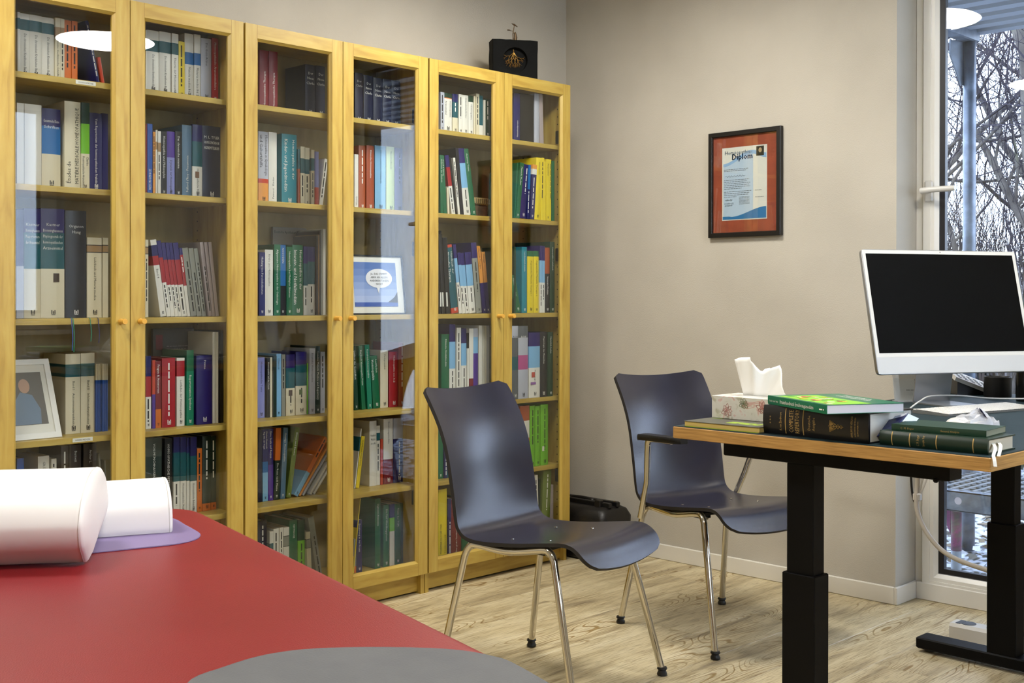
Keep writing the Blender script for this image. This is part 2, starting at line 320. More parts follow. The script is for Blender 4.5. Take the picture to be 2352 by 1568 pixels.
ROWS = [
 (0,0,0.125,[
  (-2.2897,0.0077,0.19,0.0,'W9T17W74', ''),
  (-2.2815,0.0278,0.188,0.0,'W9T17W74', 'd Die chronischen Krankheiten Band 1'),
  (-2.2524,0.0362,0.189,0.0,'W9T17W74', 'd Die chronischen Krankheiten Band 2'),
  (-2.2154,0.0379,0.189,0.0,'W9T17W74', 'd Die chronischen Krankheiten Band 3'),
  (-2.1765,0.0159,0.192,0.0,'C14A16C70', 'd Kleine medizinische Schriften'),
  (-2.1598,0.0114,0.192,0.0,'C14A16C70', 'd ~'),
  (-2.1474,0.0215,0.191,0.0,'O100', 'd ~'),
  (-2.1246,0.0171,0.192,0.0,'O100', 'd ~'),
  (-2.0433,0.0096,0.203,-0.196,'N100', 'd ~'),
  (-2.0269,0.0089,0.095,-0.174,'a100', ''),
 ]),
 (1,0,0.11,[
  (-1.8898,0.004,0.2,0.0,'W15T18W67', ''),
  (-1.8852,0.0419,0.202,0.0,'W15T18W67', 'd Die chronischen Krankheiten Band 4'),
  (-1.8419,0.0407,0.204,0.0,'W15T18W67', 'd Die chronischen Krankheiten Band 5'),
  (-1.7998,0.0232,0.204,0.0,'W15T18W67', 'd Theorie der Homoopathie'),
  (-1.7747,0.0215,0.183,0.0,'Y100', 'd ~'),
  (-1.7512,0.0319,0.213,0.0,'W28B18W52', 'd Materia medica Bd. 1'),
  (-1.7179,0.0229,0.215,0.0,'W28B18W52', 'd Materia medica Bd. 2'),
  (-1.6935,0.0381,0.206,0.0,'S100', 'd Die Geist-Arznei'),
  (-1.6534,0.023,0.213,0.0,'R100', 'd Homoopathische Arzneimittellehre'),
 ]),
 (0,1,0.125,[
  (-2.2903,0.0206,0.245,0.0,'W100', ''),
  (-2.2684,0.0507,0.245,0.0,'W100', ''),
  (-2.2159,0.0572,0.239,0.0,'N22B35C43', 'h Gesammelte Kleine/Schriften'),
  (-2.1471,0.05,0.268,0.0,'C100', 'U Études de/MATIÈRE MÉDICALE HOMÉOPATHIQUE'),
  (-2.0954,0.0253,0.269,0.0,'g24E34C42', 'D Clarke/Homöopathische Arzneimittel'),
  (-2.0682,0.0394,0.241,0.0,'N100', 'd Vom Repertorium der homöopathischen Praktiker'),
  (-2.0274,0.0191,0.244,0.0,'N100', ''),
 ]),
 (1,1,0.11,[
  (-1.892,0.005,0.223,0.0,'M100', ''),
  (-1.8856,0.0174,0.225,0.0,'b100', 'u RESURGENCE'),
  (-1.8664,0.0083,0.201,0.0,'q100', 'd ~'),
  (-1.8567,0.006,0.208,0.0,'W18A12W70', ''),
  (-1.8493,0.0102,0.205,0.0,'W18A14W68', 'd ~'),
  (-1.8377,0.0196,0.206,0.0,'K100', 'd Homöopathie und Philosophie'),
  (-1.8167,0.0283,0.208,0.0,'V40v60', 'd Dynamik der Homöopathie'),
  (-1.787,0.0233,0.211,0.0,'K100', 'd Das chronische miasma'),
  (-1.7622,0.0342,0.235,0.0,'s100', "u Pulford d'Roy - Pneumonie"),
  (-1.7256,0.0356,0.24,0.0,'N23T34W43', 'd Homöopathische Praxis'),
  (-1.6875,0.0673,0.241,0.0,'n100', 'h M. L. TYLER/ HOMÖOPATHISCHE/ARZNEIMITTELBILDER'),
 ]),
 (0,2,0.125,[
  (-2.2928,0.0214,0.32,0.0,'N52S48', ''),
  (-2.2685,0.0496,0.325,0.0,'P22T33C45', 'h Kastner/ Bönninghausens/Repertorium/der Arzneimittel'),
  (-2.2173,0.072,0.328,0.0,'P22T33C45', 'h Kastner/ Bönninghausens/Physiognomik der/homöopathischen/Arzneimittel'),
  (-2.1435,0.0662,0.326,0.0,'k100', 'h Organon/Haug'),
  (-2.0747,0.0467,0.246,0.0,'C9k1A8k1C81', 'd Lehrbuch und Materia medica'),
  (-2.0253,0.0169,0.247,0.0,'C9k1A8k1C81', ''),
 ]),
 (1,2,0.11,[
  (-1.893,0.0109,0.245,0.0,'C9k1A8k1C81', 'd ~'),
  (-1.84,0.0203,0.247,-0.145,'W7N14R12W67', 'd Band 4'),
  (-1.8176,0.0139,0.245,-0.147,'P22R33W45', 'd ~'),
  (-1.8026,0.0131,0.239,-0.147,'P23R34W43', 'd ~'),
  (-1.7884,0.0108,0.24,-0.142,'P23R34W43', 'd ~'),
  (-1.7765,0.0108,0.24,-0.142,'P23R34W43', 'd ~'),
  (-1.7646,0.0185,0.24,-0.135,'P23R34W43', 'd ~'),
  (-1.7444,0.0105,0.224,-0.133,'P10R45W45', 'd ~'),
  (-1.7313,0.0207,0.224,-0.146,'z100', 'u ~'),
  (-1.7085,0.017,0.224,-0.144,'z100', 'u ~'),
  (-1.6894,0.0137,0.224,-0.143,'z100', 'u ~'),
  (-1.6661,0.0118,0.246,-0.135,'X100', 'u ~'),
  (-1.6522,0.0109,0.246,-0.125,'X100', ''),
  (-1.6392,0.0115,0.247,-0.116,'X100', ''),
 ]),
 (0,3,0.125,[
  (-2.142,0.0465,0.243,0.0,'C13T16C71', 'd Band I   Autoimmunkrankheiten'),
  (-2.0939,0.0437,0.244,0.0,'C13T16C71', 'd Band II   Infektionskrankheiten'),
  (-2.0487,0.006,0.21,0.0,'C24b76', ''),
  (-2.0411,0.0054,0.21,0.0,'C24b76', ''),
  (-2.0341,0.004,0.21,0.0,'C24b76', ''),
  (-2.0287,0.0055,0.21,0.0,'C24b76', ''),
  (-2.0217,0.0055,0.209,0.0,'C24b76', ''),
  (-2.0146,0.006,0.209,0.0,'C24b76', ''),
 ]),
 (1,3,0.09,[
  (-1.8996,0.0177,0.23,0.0,'N28R28W44', 'd ~'),
  (-1.8791,0.0104,0.216,0.0,'a50V50', ''),
  (-1.866,0.0185,0.213,0.0,'M72O28', 'd Fragen & Antworten'),
  (-1.8446,0.0463,0.221,0.0,'R100', 'd ~'),
  (-1.7908,0.028,0.22,0.0,'W4R23W73', 'd Leitfaden der Homöopathie'),
  (-1.7568,0.0254,0.244,0.0,'G28t72', 'd Repertorisation Synthesis'),
  (-1.7219,0.0578,0.226,0.0,'P100', 'd Prisma'),
  (-1.6617,0.0119,0.301,0.0,'W100', ''),
  (-1.6481,0.0082,0.301,0.0,'W100', ''),
  (-1.6368,0.0139,0.306,0.0,'K100', ''),
 ]),
 (0,4,0.125,[
  (-2.2912,0.0201,0.23,0.0,'b100', ''),
  (-2.2275,0.0337,0.23,0.0,'W100', 'd GRÖSSER ALS'),
  (-2.1872,0.0158,0.219,0.0,'W100', 'd ~'),
  (-2.1575,0.0228,0.255,0.0,'D100', 'd ~'),
  (-2.1317,0.0362,0.255,0.0,'D100', 'd Burnett'),
  (-2.0871,0.0417,0.254,0.0,'D100', 'd Arthur L.'),
  (-2.0228,0.0055,0.222,-0.085,'z100', ''),
  (-2.0135,0.0049,0.199,-0.046,'z100', ''),
 ]),
 (1,4,0.11,[
  (-1.8902,0.056,0.256,0.0,'h100', 'd VON MÜNCHHAUSEN'),
  (-1.8249,0.026,0.251,0.0,'K100', 'd HOMÖOPATHISCHE MITTEL IN BEZIEHUNG'),
  (-1.7937,0.0227,0.253,0.0,'N20T37W43', 'd ~'),
  (-1.7688,0.0205,0.251,0.0,'N20T37W43', 'd Homöopathische Arznei'),
  (-1.7466,0.0104,0.247,0.0,'N20T37W43', ''),
  (-1.7345,0.0226,0.248,0.0,'N25T33W42', 'd Homöopathische Behandlung'),
  (-1.7077,0.0173,0.208,0.0,'O100', 'd ~'),
  (-1.6881,0.0305,0.247,0.0,'h90O10', 'd ~'),
  (-1.6553,0.0189,0.245,0.0,'h90O10', 'd ~'),
 ]),
 (2,0,0.125,[
  (-1.4587,0.0366,0.205,0.0,'M100', 'u Homöopathische Therapie'),
  (-1.4201,0.0356,0.207,0.0,'M100', 'u Homöopathische Therapie'),
  (-1.2681,0.0414,0.183,0.0,'n100', 'h Der/Neue/Clarke'),
  (-1.2229,0.0409,0.185,0.0,'n100', 'h Der/Neue/Clarke'),
 ]),
 (3,0,0.125,[
  (-1.0465,0.0363,0.184,0.0,'n100', 'h Der/Clarke'),
  (-1.0067,0.0434,0.18,0.0,'n100', 'h Der/Neue/Clarke'),
  (-0.9604,0.0422,0.177,0.0,'n100', 'h Der/Neue/Clarke'),
  (-0.9164,0.0422,0.178,0.0,'n100', 'h Der/Neue/Clarke'),
  (-0.8712,0.0435,0.179,0.0,'n100', 'h Der/Neue/Clarke'),
 ]),
 (2,1,0.125,[
  (-1.4617,0.0397,0.246,0.0,'S66a6q28', 'D Homöopathie in Gynäkologie/und Geburtshilfe'),
  (-1.4199,0.0329,0.248,0.0,'W100', 'u Patrucci   Kinder'),
  (-1.3653,0.0621,0.248,0.0,'U100', 'D Homöopathie in der/Kinder- und Jugendmedizin'),
  (-1.3011,0.0076,0.199,0.0,'T35r65', ''),
  (-1.2913,0.0169,0.209,0.0,'C20T25C55', 'd ~'),
  (-1.2728,0.0187,0.207,0.0,'C20T25C55', 'd ~'),
  (-1.2437,0.0133,0.202,0.0,'C15T22C63', 'd ~'),
  (-1.2282,0.014,0.197,0.0,'v65a35', ''),
  (-1.212,0.0156,0.175,0.144,'W100', 'd ~'),
 ]),
 (3,1,0.125,[
  (-1.0497,0.0172,0.203,0.0,'W100', 'u Wissink'),
  (-1.029,0.0305,0.238,0.0,'r100', 'd ~'),
  (-0.9962,0.0357,0.241,0.0,'r100', 'd Klinische Homöopathie'),
  (-0.9528,0.051,0.245,0.0,'Q100', 'd Homöopathische Heilkunde'),
  (-0.8988,0.0394,0.246,0.0,'e100', 'd Naturheilkunde'),
  (-0.8552,0.0425,0.245,0.0,'v100', 'd ~'),
  (-0.8097,0.0353,0.229,0.0,'S100', ''),
 ]),
 (2,2,0.125,[
  (-1.4625,0.0235,0.218,0.0,'N100', 'd Heilung von Persönlichkeiten'),
  (-1.4374,0.0323,0.228,0.0,'W100', 'd Krebs und Homöopathie'),
  (-1.4018,0.0252,0.247,0.0,'G100', 'd Allgemeine Homöopathie in der Onkologie'),
  (-1.3749,0.0231,0.246,0.0,'B58K42', 'd NOSODEN'),
  (-1.3496,0.0239,0.241,0.0,'G100', 'd Homöopathie bei Multipler Sklerose'),
  (-1.3246,0.0448,0.248,0.0,'G100', 'D Homöopathie in der/Intensiv- und Notfallmedizin'),
  (-1.2769,0.0168,0.244,0.0,'P25T32W43', 'd ~'),
  (-1.2584,0.0325,0.244,0.0,'P22T33W45', 'd ~'),
  (-1.2242,0.0068,0.285,0.0,'D100', ''),
  (-1.2157,0.0044,0.288,0.0,'A100', ''),
  (-1.2096,0.0056,0.301,0.0,'D100', ''),
  (-1.2023,0.0056,0.306,0.0,'z100', ''),
  (-1.195,0.0111,0.309,0.0,'W100', ''),
 ]),
 (2,3,0.125,[
  (-1.464,0.028,0.209,0.0,'v100', 'd Homöopathische Texte'),
  (-1.4293,0.013,0.206,0.0,'K100', 'd Homöopathie auf der Couch'),
  (-1.4152,0.008,0.208,0.0,'C100', ''),
  (-1.405,0.0132,0.212,0.0,'h100', ''),
  (-1.3902,0.0201,0.219,0.0,'Q100', 'd Chancen'),
  (-1.3673,0.0151,0.216,0.0,'z100', 'd ~'),
  (-1.3505,0.0368,0.215,0.0,'P22T33C45', 'd ~'),
  (-1.3091,0.0463,0.223,0.0,'P20T34C46', 'd ~'),
  (-1.2612,0.0043,0.182,0.0,'E100', ''),
  (-1.2528,0.0248,0.234,0.0,'S100', 'd Boericke Homöopathie'),
  (-1.2245,0.0183,0.241,0.0,'h100', 'd Concise Materia Medica and Repertory'),
  (-1.2027,0.0184,0.22,0.0,'S100', 'd ~'),
 ]),
 (3,3,0.125,[
  (-1.051,0.0175,0.236,-0.047,'g100', 'd Lexikon der Gesundheit'),
  (-1.0168,0.017,0.238,-0.069,'G100', 'd Kursbuch Homöopathie Praxis'),
  (-0.9895,0.0211,0.24,-0.063,'t100', 'd Kursbuch Homöopathie'),
  (-0.9613,0.0325,0.197,-0.081,'G100', 'D Leitfaden/Homöopathie'),
  (-0.9255,0.0371,0.216,0.0,'C100', 'd Pschyrembel'),
  (-0.8845,0.0424,0.21,0.0,'R100', 'd Homöopathie von A-Z'),
  (-0.8389,0.0312,0.245,0.0,'r100', 'd ~'),
 ]),
 (2,4,0.125,[
  (-1.4634,0.0145,0.249,0.0,'n100', ''),
  (-1.4451,0.02,0.249,0.0,'N45B15Q40', 'D Markus Kuntosch/Tag wie ein Vogel'),
  (-1.4235,0.0202,0.249,0.0,'P50V50', 'd Eine Seele auf Reisen'),
  (-1.4018,0.0214,0.249,0.035,'O45h55', 'd Die Reise nach Hause'),
  (-1.3754,0.0194,0.248,0.053,'s100', 'd Geistige Homöopathie'),
  (-1.3511,0.0193,0.247,0.154,'o100', 'd Blüten und Bäume'),
  (-1.3243,0.0172,0.235,0.596,'O60Q40', 'd ~'),
  (-1.3006,0.0076,0.217,0.646,'q100', ''),
  (-1.2859,0.0076,0.21,0.652,'S100', ''),
  (-1.2539,0.0079,0.132,0.633,'W100', ''),
  (-1.2389,0.0077,0.127,0.666,'W100', ''),
 ]),
 (3,4,0.125,[
  (-1.0518,0.0044,0.221,0.136,'W14T24W62', ''),
  (-1.0456,0.0154,0.191,0.142,'Y100', 'd Heilpflanzen Praxis heute'),
  (-0.9796,0.0331,0.243,0.0,'W100', 'H Handbuch/Nähr/stoffe'),
  (-0.9448,0.0161,0.223,0.0,'W12k1T11k1W75', 'd ~'),
  (-0.9269,0.0104,0.172,0.0,'a100', ''),
  (-0.9121,0.0449,0.246,0.0,'W62M38', 'd Ernährungsmedizin'),
  (-0.8641,0.0542,0.245,0.0,'S32N68', 'd ~'),
 ]),
 (2,5,0.125,[
  (-1.4633,0.0356,0.248,0.0,'n100', 'd ~'),
  (-1.418,0.0148,0.205,0.0,'W20T80', ''),
  (-1.4006,0.022,0.212,0.0,'W100', 'd ~'),
  (-1.377,0.015,0.213,0.0,'W100', 'd ~'),
  (-1.3598,0.0229,0.211,0.0,'W14k1z16k1W68', ''),
  (-1.3336,0.0333,0.233,0.0,'G100', 'd HYPNOSE'),
  (-1.2976,0.0285,0.229,0.0,'g32E68', 'd ~'),
  (-1.2583,0.0179,0.182,-0.048,'C14k1z16k1C68', ''),
  (-1.2166,0.0237,0.236,-0.178,'z100', 'u ~'),
 ]),
 (3,5,0.125,[
  (-1.0582,0.004,0.275,0.118,'Y100', ''),
  (-1.0509,0.01,0.126,0.0,'z80O20', ''),
  (-1.0385,0.0231,0.194,0.0,'N100', 'd Ernährung in der Praxis'),
  (-0.952,0.0263,0.262,0.0,'G100', 'd Segment-Anatomie'),
  (-0.9118,0.0273,0.234,0.0,'G100', 'd Die Fünf Wandlungsphasen'),
  (-0.882,0.023,0.233,0.0,'N22E22W56', ''),
  (-0.8552,0.0252,0.232,0.0,'G100', 'd Praxis der TCM'),
  (-0.8276,0.0234,0.233,0.0,'g100', 'd Akupunktur'),
 ]),
 (4,0,0.075,[
  (-0.6739,0.019,0.152,0.0,'S100', 'd ~'),
  (-0.6527,0.0437,0.153,0.0,'g12O2W86', 'd Homöopathie/Arzneimittel'),
  (-0.6066,0.0287,0.154,0.0,'N20T40C40', 'd ~'),
  (-0.5761,0.0214,0.156,0.0,'W100', 'd ~'),
  (-0.5523,0.0292,0.156,0.0,'W100', 'd Arzneimittelbilder'),
  (-0.5207,0.0263,0.158,0.0,'g16W84', 'd Homöopathie'),
  (-0.4926,0.0085,0.159,0.0,'C100', ''),
  (-0.4823,0.0169,0.17,0.0,'C100', 'd ~'),
  (-0.4643,0.0202,0.165,0.0,'T72W28', ''),
  (-0.4422,0.0099,0.149,0.0,'W100', ''),
  (-0.4292,0.027,0.157,0.0,'g95a5', 'd ~'),
 ]),
 (5,0,0.05,[
  (-0.2918,0.0371,0.193,0.0,'N100', 'u Naturheilpraxis'),
  (-0.2521,0.081,0.198,0.0,'K100', ''),
  (-0.1678,0.0293,0.207,0.0,'S100', ''),
  (-0.1352,0.0209,0.208,-0.036,'X100', ''),
 ]),
 (4,1,0.075,[
  (-0.6723,0.0159,0.229,-0.02,'G100', 'd Anatomie der Muskeln'),
  (-0.654,0.0148,0.228,-0.068,'G100', 'd Travell & Simons'),
  (-0.6351,0.0093,0.105,-0.048,'C100', ''),
  (-0.6141,0.0191,0.232,-0.156,'P20R32W48', 'd ~'),
  (-0.5918,0.0081,0.227,-0.155,'K100', ''),
  (-0.5794,0.0107,0.225,-0.123,'W100', 'd ~'),
  (-0.5644,0.0157,0.265,-0.115,'k100', ''),
  (-0.5455,0.036,0.265,-0.13,'P22Q37W41', 'd ~'),
  (-0.5061,0.0267,0.267,-0.169,'G100', 'd Anatomy Trains'),
 ]),
 (5,1,0.04,[
  (-0.302,0.007,0.227,0.076,'G100', ''),
  (-0.2925,0.0226,0.23,0.117,'G100', 'd Manuelle Medizin'),
  (-0.2665,0.0365,0.224,0.109,'N100', 'd ~'),
  (-0.2265,0.0148,0.225,0.041,'B45N55', 'd ~'),
  (-0.2084,0.026,0.228,0.075,'q8W10N82', 'd ~'),
  (-0.179,0.0334,0.259,0.047,'Y100', 'd Wirbelsäule'),
  (-0.1437,0.0166,0.261,0.02,'Y100', 'd ~'),
  (-0.1251,0.0131,0.247,0.0,'Y100', ''),
  (-0.1094,0.0211,0.258,0.0,'Y100', 'd Akupunktur'),
  (-0.0863,0.0096,0.258,0.0,'Y100', 'd ~'),
  (-0.0747,0.014,0.254,0.0,'G100', ''),
 ]),
 (4,2,0.075,[
  (-0.676,0.0098,0.323,0.0,'K100', ''),
  (-0.6638,0.0178,0.31,-0.06,'K100', ''),
  (-0.6425,0.0222,0.297,-0.059,'K100', ''),
  (-0.6117,0.0359,0.27,-0.132,'a4T88a8', 'D Handbuch der/Manuellen Therapie'),
  (-0.5738,0.0157,0.273,-0.125,'P20Q35W45', 'd ~'),
  (-0.5562,0.0158,0.241,-0.111,'P20Q35W45', 'd ~'),
  (-0.5386,0.0196,0.24,-0.128,'P20Q35W45', 'd ~'),
  (-0.5157,0.0339,0.243,-0.106,'P20Q35W45', 'd ~'),
  (-0.4773,0.0291,0.283,-0.11,'P22z78', 'd ~'),
  (-0.4423,0.0176,0.271,-0.133,'q55P45', 'd Manuelle Therapie'),
  (-0.4221,0.0184,0.248,-0.12,'q50P50', 'd Massage'),
 ]),
 (5,2,0.04,[
  (-0.3027,0.0104,0.271,0.0,'g100', ''),
  (-0.2891,0.0315,0.155,-0.231,'G100', 'd Manuelle Medizin'),
  (-0.2541,0.0306,0.272,0.0,'U100', 'd Lendenwirbelsäule'),
  (-0.2181,0.038,0.257,0.0,'G9Y91', 'd Angewandte Manuelle Therapie 1'),
  (-0.1775,0.0285,0.258,0.0,'G9Y91', 'd Angewandte Manuelle Therapie 2'),
  (-0.1471,0.0145,0.281,0.0,'P22Q33W45', 'd ~'),
  (-0.1307,0.0145,0.28,0.0,'P22Q33W45', 'd ~'),
  (-0.1136,0.0305,0.274,0.0,'r40k60', 'd Viszerale Medizin'),
  (-0.0797,0.0286,0.3,0.0,'g100', 'd Osteopathie Lehrbuch'),
 ]),
 (4,3,0.075,[
  (-0.6652,0.0405,0.273,0.0,'G100', 'd Klinische Notfallmedizin'),
  (-0.6198,0.0311,0.311,0.0,'P22Q34W44', 'd ~'),
  (-0.5864,0.0233,0.297,0.0,'W100', 'd ~'),
  (-0.5607,0.0279,0.294,0.0,'N20Q30W50', 'd ~'),
  (-0.531,0.009,0.275,0.0,'K22W78', ''),
  (-0.5202,0.0225,0.293,0.0,'W68M20W12', ''),
  (-0.496,0.0278,0.293,0.0,'S12Q22V66', ''),
  (-0.4638,0.0092,0.304,0.0,'W100', ''),
  (-0.4528,0.0093,0.304,0.0,'W100', ''),
  (-0.4417,0.0093,0.303,0.0,'W100', ''),
  (-0.4306,0.0093,0.303,0.0,'W100', ''),
  (-0.4188,0.0146,0.303,0.0,'S100', ''),
 ]),
 (5,3,0.04,[
  (-0.3088,0.0356,0.3,0.0,'S16j26T18j40', 'h AOW'),
  (-0.2713,0.0569,0.299,0.0,'j16S24p20S40', 'h AOW'),
  (-0.2105,0.065,0.271,0.0,'P21Q33W46', 'd Physiologie'),
  (-0.1414,0.0432,0.273,0.0,'k100', 'd Physiologie des Menschen'),
  (-0.0948,0.0299,0.271,0.0,'g100', 'd Natürlich heilen'),
 ]),
 (4,4,0.075,[
  (-0.6795,0.0243,0.214,0.0,'G100', 'd Medizin'),
  (-0.6525,0.0145,0.17,0.0,'N100', 'u ~'),
  (-0.6361,0.0139,0.168,0.0,'T100', ''),
 ]),
 (5,4,0.05,[
  (-0.2521,0.0546,0.257,0.0,'r24W28O48', 'd ~'),
  (-0.1921,0.0291,0.254,0.0,'E100', 'd ~'),
  (-0.1609,0.0302,0.251,0.0,'E100', 'd ~'),
  (-0.1277,0.0465,0.255,0.0,'E100', 'd ~'),
 ]),
 (4,5,0.075,[
  (-0.6777,0.0444,0.271,0.0,'Y100', 'u PHARMAKOLOGIE UND/TOXIKOLOGIE'),
  (-0.6314,0.016,0.231,0.0,'N100', 'u ~'),
  (-0.6127,0.0555,0.223,0.0,'M100', 'u Das große Familienbuch'),
  (-0.553,0.0402,0.216,0.0,'G100', ''),
  (-0.5101,0.0384,0.2,0.0,'N100', ''),
  (-0.4636,0.0375,0.205,0.0,'W100', ''),
  (-0.4179,0.038,0.199,0.0,'R100', ''),
  (-0.3717,0.0307,0.199,0.0,'G100', ''),
 ]),
 (5,5,0.05,[
  (-0.1601,0.021,0.275,-0.035,'W100', 'd ~'),
  (-0.1353,0.007,0.259,0.0,'h100', ''),
  (-0.1253,0.0499,0.291,0.055,'o100', 'd ~'),
  (-0.0663,0.0182,0.223,0.0,'X100', ''),
 ]),
]
# ---------------------------------------------------------------- bookcases
SH=[1.762,1.441,1.053,.700,.411,.098]
hinge_m=mat('dark_hinge','#1b1916',.4,.6)
def bookcase(x0, label):
    t=thing('bookcase',label,'bookcase',(x0,0,0),0,'three birch bookcases with glass doors')
    for a in (.002,.78):
        MB().box(a,.021,0,a+.018,.30,2.018).build('side_panel',birch_v,t)
    MB().box(.02,.021,2.0,.78,.30,2.018).build('top_panel',birch_h,t)
    MB().box(.02,.021,.08,.78,.292,.098).build('bottom_panel',birch_h,t)
    MB().box(.02,.292,.06,.78,.299,2.0).build('back_panel',birch_in,t)
    MB().box(.02,.040,.008,.78,.058,.08).build('plinth',birch_h,t)
    for z in SH[:5]: MB().cham(.0205,.035,z-.018,.7795,.288,z,.001).build('shelf',birch_h,t)
    hb=MB()
    for xx,nx in ((.0202,1),(.7798,-1)):
        for yy in (.058,.262):
            k=.16
            while k<1.95:
                hb.add([(xx+nx*.0002,yy+.0028*math.cos(q*PI/3),k+.0028*math.sin(q*PI/3)) for q in range(6)],[tuple(range(6))]); k+=.032
    tag(hb.build('peg_hole',hinge_m,t),kind='stuff')
    for s in (0,1):
        xa,xb=(.004,.3985) if s==0 else (.4015,.796); z0,z1=.078,2.017
        d=MB(); f=.045; bv=.008; H=.0185
        A,B,C,D=xa,xa+f,xb-f,xb
        # stiles (full height) flat front, sides, back
        d.quad((A,0,z0),(B,0,z0),(B,0,z1),(A,0,z1),0); d.quad((C,0,z0),(D,0,z0),(D,0,z1),(C,0,z1),0)
        d.quad((B,0,z0),(C,0,z0),(C,0,z0+f),(B,0,z0+f),1); d.quad((B,0,z1-f),(C,0,z1-f),(C,0,z1),(B,0,z1),1)
        G=[(B,z0+f),(C,z0+f),(C,z1-f),(B,z1-f)]; K=[(B+bv,z0+f+bv),(C-bv,z0+f+bv),(C-bv,z1-f-bv),(B+bv,z1-f-bv)]; O=[(A,z0),(D,z0),(D,z1),(A,z1)]
        for i in range(4):
            j=(i+1)%4; mi=1 if i in (0,2) else 0
            d.quad((G[i][0],0,G[i][1]),(G[j][0],0,G[j][1]),(G[j][0],.0015,G[j][1]),(G[i][0],.0015,G[i][1]),mi)
            d.quad((G[i][0],.0015,G[i][1]),(G[j][0],.0015,G[j][1]),(K[j][0],.010,K[j][1]),(K[i][0],.010,K[i][1]),mi)
            d.quad((K[i][0],.010,K[i][1]),(K[j][0],.010,K[j][1]),(K[j][0],H,K[j][1]),(K[i][0],H,K[i][1]),mi)
            d.quad((K[i][0],H,K[i][1]),(K[j][0],H,K[j][1]),(O[j][0],H,O[j][1]),(O[i][0],H,O[i][1]),mi)
            d.quad((O[i][0],H,O[i][1]),(O[j][0],H,O[j][1]),(O[j][0],0,O[j][1]),(O[i][0],0,O[i][1]),mi)
        dr=d.build('door',[birch_v,birch_h],t)
        for xx in (B,C):
            for zz in (z0,z1-f): MB().box(xx-.0004,-.0002,zz,xx+.0004,.0004,zz+f).build('joint_line',mat('joint_brown','#8a6328',.6),dr)  # thin brown line along each butt joint of stile and rail
        MB().box(B+.002,.0112,z0+f+.002,C-.002,.0148,z1-f-.002).build('glass_pane',glass,dr)
        kx=xb-.030 if s==0 else xa+.030
        kn=MB(); kn.lathe([(.0001,0),(.0075,0),(.0085,.004),(.0075,.012),(.0082,.022),(.0090,.027),(.0080,.030),(.0001,.030)],14)
        kn.build('knob',knob_m,dr,smooth=50,loc=(kx,0,1.043),rot=(PI/2,0,0))
        hx=.020 if s==0 else .78; sg=1 if s==0 else -1
        for z in (.36,1.30,1.80):
            MB().cham(min(hx,hx+sg*.012),.022,z-.028,max(hx,hx+sg*.012),.062,z+.028,.003).build('hinge',hinge_m,dr)
    return t
cases=[bookcase(-2.4,'left birch bookcase, cut off by the left edge of the photo'),
       bookcase(-1.6,'middle birch bookcase between the two others'),
       bookcase(-.8,'right birch bookcase beside the wall corner, behind the armless chair')]
for x,z in ((-2.155,1.762),(-2.165,.700)):      # label stickers on two shelf edges
    m=MB(); m.box(0,-.0006,-.0135,.062,0,-.002); o=m.build('shelf_label',mat('label_paper','#e4e1d8',.7),cases[0],loc=(x+2.4,.0348,z))
    m=MB(); text(m,'HOMÖOPATHIE' if z>1 else 'INNERE MEDIZIN',(.008,-.0009,-.0105),(1,0,0),(0,0,1),.007,.046); m.build('label_print',ink,o)

# ---------------------------------------------------------------- books
PAL=dict(W='#dedbd2',C='#d8cfb4',T='#07525c',t='#137a5c',G='#08603c',g='#073420',E='#6fb52a',B='#1a66a8',b='#2350a0',N='#17175a',n='#0d0f2e',P='#1e1062',p='#b24c86',
 V='#4c2c8c',v='#8488c4',R='#a0131f',a='#c0432a',O='#cf6a1c',o='#6a7a34',q='#dc9440',Q='#7cb0d8',S='#b2b4c0',s='#55748f',z='#8f9087',X='#a59796',K='#0a0a0c',k='#14161f',
 A='#a08058',D='#35291f',r='#a04c28',M='#741420',Y='#e2c926',U='#0c7e90',e='#c0d49c',h='#0e2820',j='#565b60')
CN=dict(W='white',C='cream',T='teal',t='sea green',G='green',g='dark green',E='lime green',B='blue',b='blue',N='navy',n='dark navy',P='indigo',p='pink',V='violet',v='periwinkle',R='red',
 a='orange-red',O='orange',o='olive',q='pale orange',Q='light blue',S='silver grey',s='blue-grey',z='grey',X='pinkish grey',K='black',k='black',A='tan',D='dark brown',r='rust',M='maroon',
 Y='yellow',U='turquoise',e='pale green',h='greenish black',j='slate grey')
page_m=noisy('page_edges',[(.35,'#b9ae94'),(.65,'#d6cdb6')],(220,2,2),6,2,.85)
def bm(c):
    return mat('cover_'+CN[c].replace(' ','_')+c, PAL[c], .38, 0, .45)
def lum(c):
    l=lin(PAL[c]); return .3*l[0]+.6*l[1]+.1*l[2]
def parse(b):
    out=[];i=0
    while i<len(b):
        c=b[i];i+=1;n=''
        while i<len(b) and b[i].isdigit(): n+=b[i];i+=1
        out.append((c,int(n)))
    s=sum(n for _,n in out); return [(c,n/s) for c,n in out]
